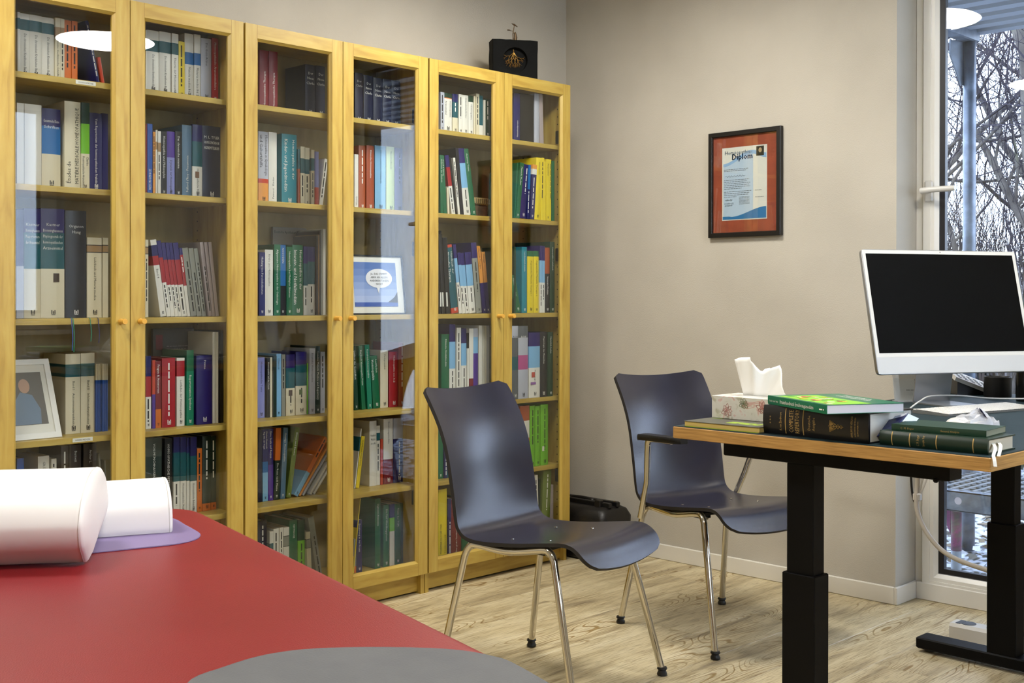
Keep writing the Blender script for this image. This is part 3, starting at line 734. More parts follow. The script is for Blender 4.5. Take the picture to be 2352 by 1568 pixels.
def make_book(th,h,dp,bands,title,label,group,hard=None):
    """spine faces -y; local x 0..th, z 0..h"""
    hard=th>.026 if hard is None else hard
    bl=.10*th if hard else .0006; bl=min(bl,.004); t=.0022 if hard else .0010; t=min(t,th*.2)
    n=6; arc=[(th*k/n, bl*((2*k/n-1)**2)) for k in range(n+1)]
    outer=[(0,dp)]+arc+[(th,dp)]; inner=[(th-t,dp),(th-t,bl+t),(t,bl+t),(t,dp)]
    cols=[]; 
    for c,_ in bands:
        if c not in cols: cols.append(c)
    mb=MB(); z=h; lv=[h]
    for c,f in bands: z-=f*h; lv.append(z)
    lv[-1]=0; m=len(outer)
    for bi,(c,_) in enumerate(bands):
        mb.add([(x,y,lv[bi+1]) for x,y in outer]+[(x,y,lv[bi]) for x,y in outer],[(i,i+1,m+i+1,m+i) for i in range(m-1)],cols.index(c))
    ring=outer+inner
    for zz,ci,rev in ((h,cols.index(bands[0][0]),False),(0,cols.index(bands[-1][0]),True)):
        # thin cap strips: left cover, spine, right cover
        mb.add([(0,dp,zz),(0,bl,zz),(t,bl+t,zz),(t,dp,zz)],[(0,1,2,3)],ci); mb.add([(th,dp,zz),(th,bl,zz),(th-t,bl+t,zz),(th-t,dp,zz)],[(3,2,1,0)],ci)
        mb.add([(x,y,zz) for x,y in arc]+[(th-t,bl+t,zz),(t,bl+t,zz)],[tuple(range(n+3))],ci)
    for i in range(3):
        a,b=inner[i],inner[i+1]; mb.quad((a[0],a[1],0),(b[0],b[1],0),(b[0],b[1],h),(a[0],a[1],h),cols.index(bands[0][0]))
    for xx in (0,th-t): mb.quad((xx,dp,0),(xx+t,dp,0),(xx+t,dp,h),(xx,dp,h),cols.index(bands[0][0]))
    o=mb.build('book',[bm(c) for c in cols],smooth=35)
    e=.0035 if hard else .0006
    if th>2.5*t+.001: MB().box(t*1.02,bl+t*1.05,e,th-t*1.02,dp-e,h-e).build('page_block',page_m,o)
    tag(o,label,'book',group)
    if title:
        mode,_,s=title.partition(' '); bend=lambda p: Vector((p.x, bl*((2*min(max(p.x/th,0),1)-1)**2)-.0004, p.z))
        def bandat(f):
            a=0
            for c,g in bands:
                a+=g
                if f<=a: return c
            return bands[-1][0]
        # choose the longest band for vertical lettering
        best=max(range(len(bands)),key=lambda i:bands[i][1]); za=lv[best]; zb=lv[best+1]
        if mode in 'dDuU':
            span=(za-zb)*.86; ext=None
            lines=s.split('/'); k=len(lines); sz=min(th*(.62 if k==1 else .42),.017 if mode in 'DU' else .011)
            if th<.012: sz=th*.7
            tm=MB(); c=bands[best][0]
            for i,ln in enumerate(lines):
                if mode in 'dD': ox=th*(i+.5)/k if k==1 else th*(1-(i+.5)/k); ox=ox-sz*.33; o3=(ox,0,za-(za-zb)*.07); ex=(0,0,-1); ey=(1,0,0)
                else: ox=th*(i+.5)/k+sz*.33; o3=(ox,0,zb+(za-zb)*.07); ex=(0,0,1); ey=(-1,0,0)
                if ln.strip()=='~': scribble(tm,o3,ex,ey,span*R.uniform(.55,.9),sz*.8,bend=bend)
                else: text(tm,ln,o3,ex,ey,sz,span,bend=bend)
            tm.build('spine_title',whiteink if lum(c)<.22 else ink,o)
        else:
            lines=s.split('/'); dark=[];light=[]; tw=MB(); tk=MB(); top=h*.12 if mode=='h' else h*.19
            sz=min(th*.34,.013 if mode=='h' else .02); z=h-top
            for i,ln in enumerate(lines):
                c=bandat((h-z+sz*.5)/h); tgt=tw if lum(c)<.22 else tk
                if ln.strip(): text(tgt,ln.strip(),(th/2,0,z-sz),(1,0,0),(0,0,1),sz,th*.84,'c',bend=bend)
                z-=sz*1.35
            if tw.v: tw.build('spine_title',whiteink,o)
            if tk.v: tk.build('spine_title',ink,o)
        # small publisher's mark near the foot of the larger spines
        if th>.017 and mode in 'dDh' :
            c=bands[-1][0]; mk=MB(); r=min(th*.13,.006); cx=th/2
            for q in (-1,0,1): mk.box(cx+q*r*.8-r*.22,-.0008,.012,cx+q*r*.8+r*.22,-.0005,.012+r*(2.0 if q else 1.4))
            mk.box(cx-r,-.0008,.009,cx+r,-.0005,.0105); mk.build('publisher_mark',ink if lum(c)>.22 else whiteink,o)
    return o
ORD=['first','second','third','fourth','fifth','sixth','seventh','eighth','ninth','tenth','eleventh','twelfth','thirteenth','fourteenth','fifteenth']
DOOR=['leftmost glass door','second glass door','third glass door','fourth glass door','fifth glass door','rightmost glass door']
ROWN=['top shelf','second shelf','third shelf','fourth shelf','fifth shelf','bottom shelf']
def look(bands,th,a):
    c=[]
    for x,f in sorted(bands,key=lambda q:-q[1]):
        if CN[x] not in c and f>.06: c.append(CN[x])
    s=' and '.join(c[:2])
    if a and abs(a)>.06: s='leaning '+s
    elif th<.010: s='thin '+s
    elif th>.034: s='thick '+s
    return s
BOOKS={}
for d,r,yp,bks in ROWS:
    for i,(x0,th,h,a,b,ti) in enumerate(bks):
        bands=parse(b); dp=min(max(.70*h,.10),.278-yp if yp<.09 else .16); dp=min(dp,.284-yp)
        lab='%s book, %s from left, %s behind %s'%(look(bands,th,a),ORD[i],ROWN[r],DOOR[d])
        w=lab.split()
        if len(w)>16: lab=lab.replace(' from left',' along')
        lab=lab[0].upper()+lab[1:]
        o=make_book(th,h,dp,bands,ti,lab,'books on the %s behind the %s'%(ROWN[r],DOOR[d]))
        yj=yp+R.uniform(-.002,.004)*(0 if a else 1)
        if a>0:
            o.location=(x0+th/math.cos(a)-th*math.cos(a), yj, SH[r]+.0006+th*math.sin(a))
        else: o.location=(x0,yj,SH[r]+.0006)
        o.rotation_euler=(0,a,0); BOOKS[(d,r,i)]=o
# bookmark ribbons of the tall books behind the leftmost door
for (k,xx,col,L) in (((0,2,2),.047,'b',.095),((0,2,2),.052,'t',.10),((0,2,3),.030,'t',.07),((0,2,3),.055,'N',.075)):
    o=BOOKS[k]; p=Vector((xx,0,0)); m=MB()
    y0=-.092; pts=bez([(xx,.004,.0008),(xx,-.05,.0010),(xx,y0+.001,.0012),(xx+.001,y0-.004,-.015),(xx+.004,y0-.004,-.6*L),(xx+.002,y0-.004,-L)],4)
    for i in range(len(pts)-1):
        q,w=pts[i],pts[i+1]; m.quad(q,(q[0]+.0025,q[1],q[2]),(w[0]+.0025,w[1],w[2]),w)
    m.build('bookmark_ribbon',bm(col),o)
# portrait and mark patches on some spines
def patch(k,x,z,w,h2,c):
    m=MB(); m.box(x,-.0012,z,x+w,-.0004,z+h2); m.build('cover_picture',mat('print_'+c,c,.5),BOOKS[k])
patch((0,2,2),.036,.108,.018,.026,'#3a2a22'); patch((1,1,9),.008,.066,.014,.020,'#7a5a44'); patch((2,3,6),.009,.070,.014,.02,'#4a3a36'); patch((2,3,7),.012,.072,.013,.018,'#5a6a44')
patch((5,3,2),.012,.085,.018,.022,'#b8483c'); patch((5,3,2),.006,.055,.030,.010,'#8a5aa0'); patch((5,4,3),.006,.06,.012,.02,'#d8dcc8')
# white labels on the black binders behind the fifth door
for i in (0,1,2): patch((4,2,i),.002,.028,.0075,.055,'#d8d8d0')

# ---------------------------------------------------------------- other things in the bookcases
def frame_box(t,w,h,fw,th,mfr,name='frame'):
    m=MB()
    def rg(d,yv): return [(d,yv,d),(w-d,yv,d),(w-d,yv,h-d),(d,yv,h-d)]
    m.loft([rg(.0,th),rg(0,.001),rg(.001,0),rg(fw-.001,0),rg(fw,.001),rg(fw,.006)],0,cap=False); m.box(.001,th-.002,.001,w-.001,th,h-.001)
    return m.build(name,mfr,t)
# white photo frame, fourth shelf, leftmost door
t=thing('photo_frame','white photo frame leaning on the fourth shelf behind the leftmost glass door','photo frame',(-2.352,.062,.7012),0)
t.rotation_euler=(math.radians(-20),0,math.radians(4))
frame_box(t,.175,.245,.018,.014,mat('white_frame_paint','#e0deda',.35))
MB().box(.017,.004,.017,.158,.006,.228).build('passepartout',mat('mat_board','#d8d5cc',.8),t)
p=MB(); p.box(.033,.003,.045,.142,.0038,.205); ph=p.build('photograph',mat('photo_grey','#4b4640',.35),t)
p=MB(); p.add([(.04,.0026,.046),(.12,.0026,.046),(.125,.0026,.09),(.105,.0026,.135),(.07,.0026,.145),(.045,.0026,.11)],[(0,1,2,3,4,5)]); p.build('photo_clothing',mat('photo_blue','#5b6f86',.4),ph)
p=MB(); p.add([(.085+.017*math.cos(q*PI/8),.0022,.163+.022*math.sin(q*PI/8)) for q in range(16)],[tuple(range(16))]); p.build('photo_face',mat('photo_skin','#a8816a',.4),ph)
# black-framed picture on the third shelf, fourth door (generic seaside drawing)
t=thing('picture_frame','black framed blue seaside drawing with speech bubble on third shelf, fourth glass door','picture',(-1.118,.075,1.0535),0)
t.rotation_euler=(math.radians(-7),0,math.radians(-3))
frame_box(t,.262,.222,.006,.022,mat('black_frame_paint','#0c0c10',.35))
MB().box(.005,.004,.005,.257,.007,.217).build('passepartout',mat('mat_white','#dedcd4',.7),t)
p=MB(); x0,x1=.034,.228
for i,c in enumerate(['#9fb2dd','#8fa5d6','#7f98cd','#6f8bc4','#607eba','#5271af']):
    p.box(x0,.0030,.045+i*.025,x1,.0038,.070+i*.025,i)
pic=p.build('drawing',[mat('drawing_blue_%d'%i,c,.5) for i,c in enumerate(['#a9b8e0','#9aaddb','#889fd2','#7690c8','#6582be','#5474b4'])],t)
p=MB(); p.box(x0,.0024,.030,x1,.0030,.046,0); p.add([(x1,.0022,.044),(x1,.0022,.085),(x1-.015,.0022,.065),(x1-.045,.0022,.046)],[(0,1,2,3)],1); p.build('drawn_shore',[mat('drawn_sea','#3a58a8',.5),mat('drawn_rock','#34343c',.5)],pic)
p=MB(); p.add([(.148+.060*math.cos(q*PI/12),.0020,.135+.036*math.sin(q*PI/12)) for q in range(24)],[tuple(range(24))]); p.add([(.135,.0019,.103),(.150,.0019,.103),(.143,.0019,.078)],[(0,1,2)]); sb=p.build('speech_bubble',mat('bubble_white','#e4e4ea',.5),pic)
p=MB()
for i,l in enumerate(['JA, DAS STIMMT','ABER AN ALLEN','ANDEREN TAGEN','NICHT']): text(p,l,(.148,.0015,.148-i*.0125),(1,0,0),(0,0,1),.0105,.092,'c')
p.build('bubble_lettering',ink,sb)
# magazine facing forward, standing behind the books on the third shelf, third door
m=MB(); m.cham(-1.312,.268,1.0535,-1.165,.280,1.372,.001); o=m.build('magazine',mat('magazine_paper','#8d877c',.5),origin=(-1.312,.268,1.0535)); tag(o,'grey magazine facing forward behind books on the third shelf, third glass door','magazine')
m=MB(); text(m,'Deutsche Apotheker Zeitung',(.006,-.0006,.296),(1,0,0),(0,0,1),.014,.13); m.box(.035,-.0006,.20,.075,-.0003,.255); m.box(.09,-.0006,.20,.125,-.0003,.255); m.build('magazine_print',ink,o)
# dark cover facing forward, second door fourth shelf
m=MB(); m.cham(-1.785,.262,.7006,-1.632,.275,1.012,.001); o=m.build('magazine',mat('magazine_dark','#3c3935',.5),origin=(-1.785,.262,.7006)); tag(o,'dark magazine facing forward behind books on the fourth shelf, second glass door','magazine')
m=MB(); m.box(.01,-.0006,.24,.035,-.0003,.29,0)
for i in range(9): scribble(m,(.05,-.0006,.25-i*.009),(1,0,0),(0,0,1),.08,.004,1)
m.build('magazine_print',[bm('M'),bm('X')],o)
# curios at the right of the second shelf, fifth door
t=thing('carved_stone','small pale carved stone tablet on second shelf behind the fifth glass door','ornament',(-.468,.10,1.4416),0)
MB().cham(0,0,0,.075,.07,.050,.004).build('stone_base',noisy('brown_stone',[(.3,'#3b2b1c'),(.7,'#5c432a')],(1,1,1),60,3,.8),t)
m=MB(); m.cham(-.006,-.008,.050,.082,.055,.078,.005); o=m.build('carved_slab',noisy('tan_stone',[(.3,'#7b6438'),(.7,'#a58c57')],(1,1,1),70,3,.8,.5,120),t)
m=MB()
for i in range(7): m.box(.000+i*.011,-.0088,.055,.005+i*.011,-.0075,.074)
m.build('carving',mat('carving_dark','#54421f',.8),o)
t=thing('dark_picture','dark framed picture leaning at the back of second shelf, fifth glass door','picture',(-.50,.24,1.4416),0); t.rotation_euler=(math.radians(-7),0,0)
frame_box(t,.10,.215,.012,.012,mat('brown_black_frame','#1d140d',.4)); MB().box(.011,.004,.011,.089,.006,.204).build('picture_print',mat('picture_brown','#4a2c14',.6),t)
# black stone block with golden root relief on top of the right bookcase
t=thing('root_sculpture','black square block with golden root relief on top of right bookcase','sculpture',(-.262,.085,2.018),math.radians(-32))
blk=noisy('black_slate',[(.3,'#040404'),(.7,'#090a09')],(1,1,1),20,4,.8,.5,60,.15)
n=28; w,hh,dp2=.098,.158,.035; ci=[(.052*math.cos(2*PI*k/n),.075+.052*math.sin(2*PI*k/n)) for k in range(n)]
def sq(k):
    a=2*PI*k/n; c,s=math.cos(a),math.sin(a); q=max(abs(c)/.0975,abs(s)/.08); return (c/q*.98+R.uniform(-.0012,.0012), max(.0,.079+s/q+R.uniform(-.0012,.0008)))
so=[sq(k) for k in range(n)]
m=MB(); m.loft([[(x,dp2,z) for x,z in so],[(x,-dp2+.004,z) for x,z in so],[(x*.97,-dp2,.079+(z-.079)*.97) for x,z in so],[(x,-dp2,z) for x,z in ci],[(x*.96,-dp2+.02,.075+(z-.075)*.96) for x,z in ci]]); m.build('stone_block',blk,t)
m=MB()
def root(p,a,l,r,d):
    q=(p[0]+l*math.sin(a),p[1]-l*math.cos(a)); m.tube([(p[0],-dp2+.016,p[1]),((p[0]+q[0])/2+R.uniform(-.002,.002),-dp2+.013,(p[1]+q[1])/2),(q[0],-dp2+.015,q[1])],[r,r*.85,r*.7],5)
    if d>0:
        for s in (-1,1): root(q,a+s*R.uniform(.3,.6),l*R.uniform(.65,.85),r*.7,d-1)
root((-.005,.120),0,.012,.0022,0)
for a in (-.85,-.4,-.05,.3,.65): root((-.003,.108),a,.022,.0018,3)
m.build('gold_roots',mat('gold_leaf','#a87f3c',.35,.8),t)
m=MB(); m.tube([(0,0,.155),(-.002,0,.19),(.004,0,.225)],[.003,.0022,.0015],6); m.tube([(.006,0,.155),(.010,0,.175),(.006,0,.195),(-.003,0,.192)],[.006,.007,.005,.002],6); m.tube([(0,0,.20),(-.016,0,.203)],.0012,5)
m.ball((-.02,0,.204),.005,6,0,(1.5,.6,.5)); m.tube([(-.008,0,.232),(.004,0,.227),(.018,0,.219)],[.001,.004,.001],6); m.build('bronze_seedling',mat('bronze','#4a3820',.45,.6),t,smooth=True)
# ---------------------------------------------------------------- framed diploma on the right wall
t=thing('framed_diploma','black framed diploma with rust-red mat hanging on the right wall','picture frame',(XW-.001,-.505,1.363),-PI/2)
# local: x runs to the right on the wall, -y into the room
t.rotation_euler=(0,0,-PI/2)
def fy(*a): return a
m=MB(); w,h=.341,.428
def rg(d,yv): return [(d,yv,d),(w-d,yv,d),(w-d,yv,h-d),(d,yv,h-d)]
m.loft([rg(0,0),rg(0,-.019),rg(.002,-.021),rg(.017,-.021),rg(.019,-.019),rg(.019,-.008)],0,cap=False); m.build('frame',mat('black_wood_frame','#0d0b0b',.4),t)
MB().box(.018,-.009,.018,w-.018,-.006,h-.018).build('mat_board',noisy('rust_mat',[(.3,'#8f3f26'),(.7,'#a24a2d')],(1,1,1),30,2,.7),t)
px,pz,pw,ph=.062,.068,.212,.295
m=MB(); m.box(px,-.0098,pz,px+pw,-.0092,pz+ph); cert=m.build('certificate',mat('certificate_paper','#dcd9d0',.6),t)
def wave(f0,f1,x0,x1,y,n=14):
    mb=MB(); top=[(x0+(x1-x0)*k/n,y,f1(k/n)) for k in range(n+1)]; bot=[(x0+(x1-x0)*k/n,y,f0(k/n)) for k in range(n+1)]
    mb.add(bot+top,[(i,i+1,n+2+i,n+1+i) for i in range(n)]); return mb
sm=lambda t:(3*t*t-2*t**3)
lightb=mat('print_pale_blue','#b6c8dc',.6); midb=mat('print_mid_blue','#8fb2d8',.6); deepb=mat('print_deep_blue','#2470a8',.6)
wave(lambda t:pz+.012, lambda t:pz+.225+.045*sm(t), px+.006,px+.148,-.0101).build('print_field',lightb,cert)
wave(lambda t:pz+.218+.045*sm(min(1,t*1.5))-.02*sm(max(0,t*3-2)), lambda t:pz+.23+.048*sm(min(1,t*1.5))-.016*sm(max(0,t*3-2)), px+.006,px+pw-.003,-.0104).build('print_wave',midb,cert)
wave(lambda t:pz+.004, lambda t:pz+.014+.036*sm(max(0,(t-.2)/.8))if t>.2 else pz+.016, px+.004,px+pw-.003,-.0106).build('print_wave',deepb,cert)
m=MB(); [text(m,'Homöopathie-',(px+.012+k_,-.0108,pz+.266),(1,0,0),(0,0,1),.022,.14) for k_ in (0,.0005)]; m.build('print_heading',mat('print_heading_blue','#7f9cbc',.6),cert)
m=MB(); text(m,'Diplom',(px+.046,-.0110,pz+.244),(1,0,0),(0,0,1),.033,.104); [text(m,'Diplom',(px+.046+k_,-.0110,pz+.244+j_),(1,0,0),(0,0,1),.033,.104) for k_ in (.0009,.0018) for j_ in (0,.0007)]; m.build('print_heading',deepb,cert)
m=MB(); m.box(px+.163,-.0108,pz+.252,px+.198,-.0104,pz+.290,0); m.add([(px+.181+.008*math.cos(q*PI/6),-.0110,pz+.274+.010*math.sin(q*PI/6)) for q in range(12)],[tuple(range(12))],1)
m.build('print_portrait',[mat('portrait_dark','#2a2412',.6),mat('portrait_skin','#b59a72',.6)],cert)
m=MB()
for i,(zz,l) in enumerate([(.205,.115),(.199,.105),(.162,.12),(.155,.11),(.148,.125),(.141,.12),(.134,.125),(.127,.085),(.115,.13),(.108,.12),(.101,.115),(.094,.06)]):
    scribble(m,(px+.010,-.0107,pz+zz),(1,0,0),(0,0,1),l,.0036)
for i in range(7): scribble(m,(px+.082,-.0107,pz+.092-i*.0048),(1,0,0),(0,0,1),.05,.003)
scribble(m,(px+.158,-.0107,pz+.115),(1,0,0),(0,0,1),.03,.003); scribble(m,(px+.158,-.0107,pz+.088),(1,0,0),(0,0,1),.04,.003)
m.build('print_text',mat('print_grey','#6a7078',.6),cert)
m=MB()
for k,(sx,sz,l) in enumerate([(.016,.178,.095),(.014,.082,.036),(.012,.068,.045),(.014,.060,.036)]):
    pts=[(px+sx+l*j/26,-.0109,pz+sz+.0030*math.sin(j*1.7+k)+.0015*math.sin(j*4.1)) for j in range(27)]; m.tube(pts,.00045,3)
m.build('handwriting',ink,cert)
MB().box(.019,-.0125,.019,w-.019,-.0115,h-.019).build('glass_pane',glass,t)

# ---------------------------------------------------------------- chairs
def make_chair(name,label,loc,rz,arms):
    """local +y forward"""
    t=thing(name,label,'chair',loc,rz,'dark plywood shell chairs on chrome legs')
    prof=bez([(-.322,.855),(-.292,.81),(-.255,.745),(-.228,.675),(-.212,.60),(-.200,.53),(-.193,.480),(-.183,.449),(-.155,.430),(-.10,.425),(0,.432),(.10,.445),(.165,.453),(.20,.450),(.225,.437),(.245,.418),(.262,.400)],3)
    # arc lengths
    L=[0]
    for a,b in zip(prof,prof[1:]): L.append(L[-1]+(b-a).length)
    T=L[-1]; nv=18; hw=.2; m=MB(); rows=[]
    for i,p in enumerate(prof):
        s=L[i]; d=min(s,T-s); r=.026 if s<T/2 else .042; w=hw
        if d<r: w=hw-r+math.sqrt(max(0,r*r-(r-d)**2))
        f=s/T; back=max(0,min(1,(.47-f)/.12)); front=max(0,(f-.86)/.14)
        tg=(prof[min(i+1,len(prof)-1)]-prof[max(i-1,0)]); tg.normalize(); nrm=(-tg[1],tg[0])   # up / forward side
        row=[]
        for k in range(nv+1):
            x=w*(2*k/nv-1); q=1-(x/hw)**2
            dn=-(.030*back+.010*(1-back))*q
            tip=.022*front*q - .012*max(0,1-f/.05)*q*-1*0
            row.append((x, p[0]-nrm[0]*dn*-1*-1 if False else p[0]+nrm[0]*dn*(1)+tg[0]*tip, p[1]+nrm[1]*dn+tg[1]*tip))
        rows.append(row)
    # underside: offset along the grid normal, with its own crisp rim
    nr,nc=len(rows),nv+1; low=[]
    for i in range(nr):
        lr=[]
        for k in range(nc):
            a=Vector(rows[min(i+1,nr-1)][k])-Vector(rows[max(i-1,0)][k]); b=Vector(rows[i][min(k+1,nc-1)])-Vector(rows[i][max(k-1,0)])
            q=a.cross(b); q=q.normalized() if q.length>1e-9 else Vector((0,0,1))
            if q.dot(Vector((0,.3,1)) if i>nr*.45 else Vector((0,1,.3)))<0: q=-q
            lr.append(tuple(Vector(rows[i][k])-q*.0105))
        low.append(lr)
    m.loft(rows,0,cap=False,closed=False); m.loft([r[::-1] for r in low],0,cap=False,closed=False)
    per=[(0,k) for k in range(nc)]+[(i,nc-1) for i in range(1,nr)]+[(nr-1,k) for k in range(nc-2,-1,-1)]+[(i,0) for i in range(nr-2,0,-1)]
    L2=len(per); m.add([rows[i][k] for i,k in per]+[low[i][k] for i,k in per],[(i,(i+1)%L2,L2+(i+1)%L2,L2+i) for i in range(L2)],1)
    o=m.build('seat_shell',[ply,ply_edge],t,smooth=60)
    # chrome frame: one bent tube per side
    for s in (-1,1):
        X=.190*s; F=.2325*s
        pts=[(F,-.238,.012),(F+(X-F)*.93,-.170,.372),(X,-.158,.398),(X*.99,-.130,.411),(X*.97,-.02,.404),(X*.99,.10,.424),(X,.128,.420),(X+.003*s,.142,.400),(F,.238,.012)]
        P=[Vector(pts[0])]+[Vector(pts[0]).lerp(Vector(pts[1]),k/3) for k in (1,2)]+bez(pts[1:8],4)+[Vector(pts[7]).lerp(Vector(pts[8]),k/3) for k in (1,2,3)]
        fr=MB(); fr.tube(P,.0105,12); fo=fr.build('leg_frame',chrome,t,smooth=60)
        for yy in (-.238,.238):
            f2=MB(); f2.lathe([(.010,0),(.0145,.001),(.0155,.006),(.0125,.012),(.0115,.016),(.0155,.020),(.014,.025),(.010,.026)],14,(F,yy)); f2.build('foot_glide',black_pl,fo,smooth=True)
        g=MB(); g.cham(X*.9-.012,-.03,.392,X*.9+.012,-.008,.402,.003); g.cham(X*.9-.012,.105,.405,X*.9+.012,.127,.414,.003); g.build('plastic_stacker',mat('clear_plastic_clip','#b8b29c',.3),fo)
        if arms:
            ar=MB(); A=[Vector((F,-.238,.012)),Vector((.205*s,-.165,.372)),Vector((.222*s,-.11,.50)),Vector((.245*s,-.078,.615)),Vector((.249*s,-.070,.640)),Vector((.251*s,-.05,.652)),Vector((.251*s,.05,.655))]
            ar.tube([A[1]]+bez(A[2:],4),.0105,12); ar.build('arm_tube',chrome,t,smooth=60)
            pd=MB(); pd.loft([[(.251*s+dx*sc,yy,.657+dz+dzz) for dx,dz in ((-.026,0),(-.022,-.010),(.022,-.010),(.026,0),(.022,.009),(-.022,.009))] for yy,sc,dzz in ((-.105,.7,-.003),(-.095,1,0),(.07,1,.004),(.10,.95,.006),(.112,.6,.006))]); pd.build('arm_pad',black_pl,t,smooth=50)
    cb=MB(); cb.tube([(-.185,-.09,.405),(0,-.085,.402),(.185,-.09,.405)],.009,8); cb.tube([(-.185,.08,.420),(0,.08,.415),(.185,.08,.420)],.009,8); cb.box(-.15,-.09,.400,-.11,.08,.410); cb.box(.11,-.09,.400,.15,.08,.410)
    cb.build('cross_bar',black_metal,t)
    rv=MB()
    for xx in (-.11,.11):
        for yy,zz in ((-.06,.4225),(.07,.4345)):
            rv.ball((xx,yy,zz),.005,6,0,(1,1,.35))
    rv.build('seat_rivet',chrome,t)
    return t
cA=make_chair('shell_chair','armless dark plywood chair on chrome legs in front of the right bookcase',(-1.201,-1.003,0),math.atan2(-.99,.141)-PI/2,False)
cB=make_chair('shell_chair','dark plywood chair with chrome armrests standing behind the desk corner',(-.419,-1.048,0),math.atan2(-.975,-.222)-PI/2,True)

# ---------------------------------------------------------------- desk
dk=thing('standing_desk','height-adjustable desk with dark top, oak edge and black steel legs','desk',(-1.372,-1.570,0),math.radians(-1.2))
DL,DW=1.58,.795
top_m=noisy('dark_green_grey_linoleum',[(.3,'#1a292d'),(.7,'#1f3136')],(1,1,1),40,3,.5,.1,300,.15)
oak_edge=noisy('oak_edge',[(.3,'#8f6a34'),(.5,'#a97f43'),(.7,'#bb9150')],(2,2,60),6,5,.5,.1)
MB().cham(.002,-DW+.002,.782,DL-.002,-.002,.8005,.001).build('desk_surface',top_m,dk)
m=MB(); m.cham(0,-DW,.770,DL,0,.7985,.0015); m.build('desk_edge',oak_edge,dk)
for lx in (.115,1.225):
    m=MB(); m.cham(lx-.03,-.67,.728,lx+.03,-.09,.7695,.002); br=m.build('support_beam',black_metal,dk)
    m=MB(); m.cham(lx-.024,-.340,.42,lx+.024,-.268,.7285,.002); m.build('upper_column',black_metal,dk)
    m=MB(); m.cham(lx-.031,-.348,.045,lx+.031,-.260,.47 if lx<1 else .44,.002); m.build('lower_column',black_metal,dk)
    m=MB(); m.cham(lx-.037,-.70,.012,lx+.037,-.035,.047,.004); ft=m.build('foot',black_metal,dk)
    m=MB()
    for yy in (-.67,-.065): m.lathe([(.012,0),(.018,.002),(.018,.010),(.006,.013)],12,(lx,yy))
    m.build('levelling_pad',black_pl,ft)
m=MB(); m.cham(.12,-.42,.735,1.22,-.38,.765,.002); m.cham(.12,-.30,.735,1.22,-.26,.765,.002); m.build('cross_rail',black_metal,dk)
m=MB()
for k in range(2): m.ball((.085+.03*k,-.64-.0*k,.728),.006,6)
m.build('bolt',black_metal,dk)

DZ=.8008
# --- lying book helper: local x along spine, y from spine into book, z up
def lying_book(name,label,p0,ang,L,Dp,T,z,cover,pages='#cfcabb',cat='book',spine=True,group='books lying on the desk'):
    t=thing(name,label,cat,(p0[0],p0[1],z),ang,group)
    c=cover if not isinstance(cover,str) else mat('cover_'+cover,cover,.35)
    m=MB(); k=.0028 if T>.025 else .0012; b=.005 if T>.025 else .0006; n=8
    if spine:
        arc=[(b*((2*j/n-1)**2), T*j/n) for j in range(n+1)]
        sec=[(Dp,0)]+arc+[(Dp,T),(Dp,T-k),(b+k,T-k),(b+k,k),(Dp,k)]
        q=len(sec); m.add([(0,y,zz) for y,zz in sec]+[(L,y,zz) for y,zz in sec],[(i,(i+1)%q,q+(i+1)%q,q+i) for i in range(q)]); N_=n+2
        for X in (0,L):
            m.add([(X,Dp,0),(X,b,0),(X,b+k,k),(X,Dp,k)],[(0,1,2,3)]); m.add([(X,Dp,T),(X,b,T),(X,b+k,T-k),(X,Dp,T-k)],[(0,1,2,3)]); m.add([(X,y,zz) for y,zz in arc]+[(X,b+k,T-k),(X,b+k,k)],[tuple(range(n+3))])
    else:
        m.box(0,0,0,L,Dp,k); m.box(0,0,T-k,L,Dp,T); m.box(0,Dp-k,k,L,Dp,T-k)
    o=m.build('cover',c,t,smooth=35)
    e=.004 if T>.025 else .0008; e0=b+k if spine else .002
    MB().box(e,e0,k,L-e,Dp-(e if spine else k),T-k).build('page_block',noisy('pages_'+name+pages.strip('#'),[(.3,pages),(.7,pages)],(2,2,300),4,2,.8),t)
    return t
# complete repertory
vz=math.atan2(-.277,-.020)
rep=lying_book('thick_book','thick black book with gold lettering lying at the near edge of the desk',(-1.350,-1.815),vz,.278,.185,.066,DZ,mat('black_leatherette','#060507',.35,coat=.1),'#d9d5c8')
m=MB(); nb=lambda p:Vector((p.x,.005*((2*min(max(p.z/.066,0),1)-1)**2)-.0005,p.z))
def spv(s,x,size,z0=.008,width=.05): text(m,s,(x,0,z0),(0,0,1),(-1,0,0),size,width,bend=nb)
spv('* * *',.026,.010,.024,.02); spv('R. van Zandvoort',.052,.009,.010,.042); spv('COMPLETE',.084,.016,.007,.052); spv('REPERTORY',.100,.016,.006,.055); spv('Deutsche',.130,.010,.016,.034); spv('Ausgabe',.142,.010,.016,.030)
spv('SIMILIMUM VERLAG',.239,.007,.010,.046); spv('HOMÖOPATHISCHE MEDIZIN',.247,.005,.012,.042); spv('RUPPICHTEROTH',.254,.005,.014,.032)
def band(x,z0,z1,n=8):
    for j in range(n):
        a,b=z0+(z1-z0)*j/n,z0+(z1-z0)*(j+1)/n; m.add([nb(Vector(p))-Vector((0,.0003,0)) for p in [(x,0,a),(x+.0022,0,a),(x+.0022,0,b),(x,0,b)]],[(0,1,2,3)])
for x in (.062,.110): band(x,.004,.062)
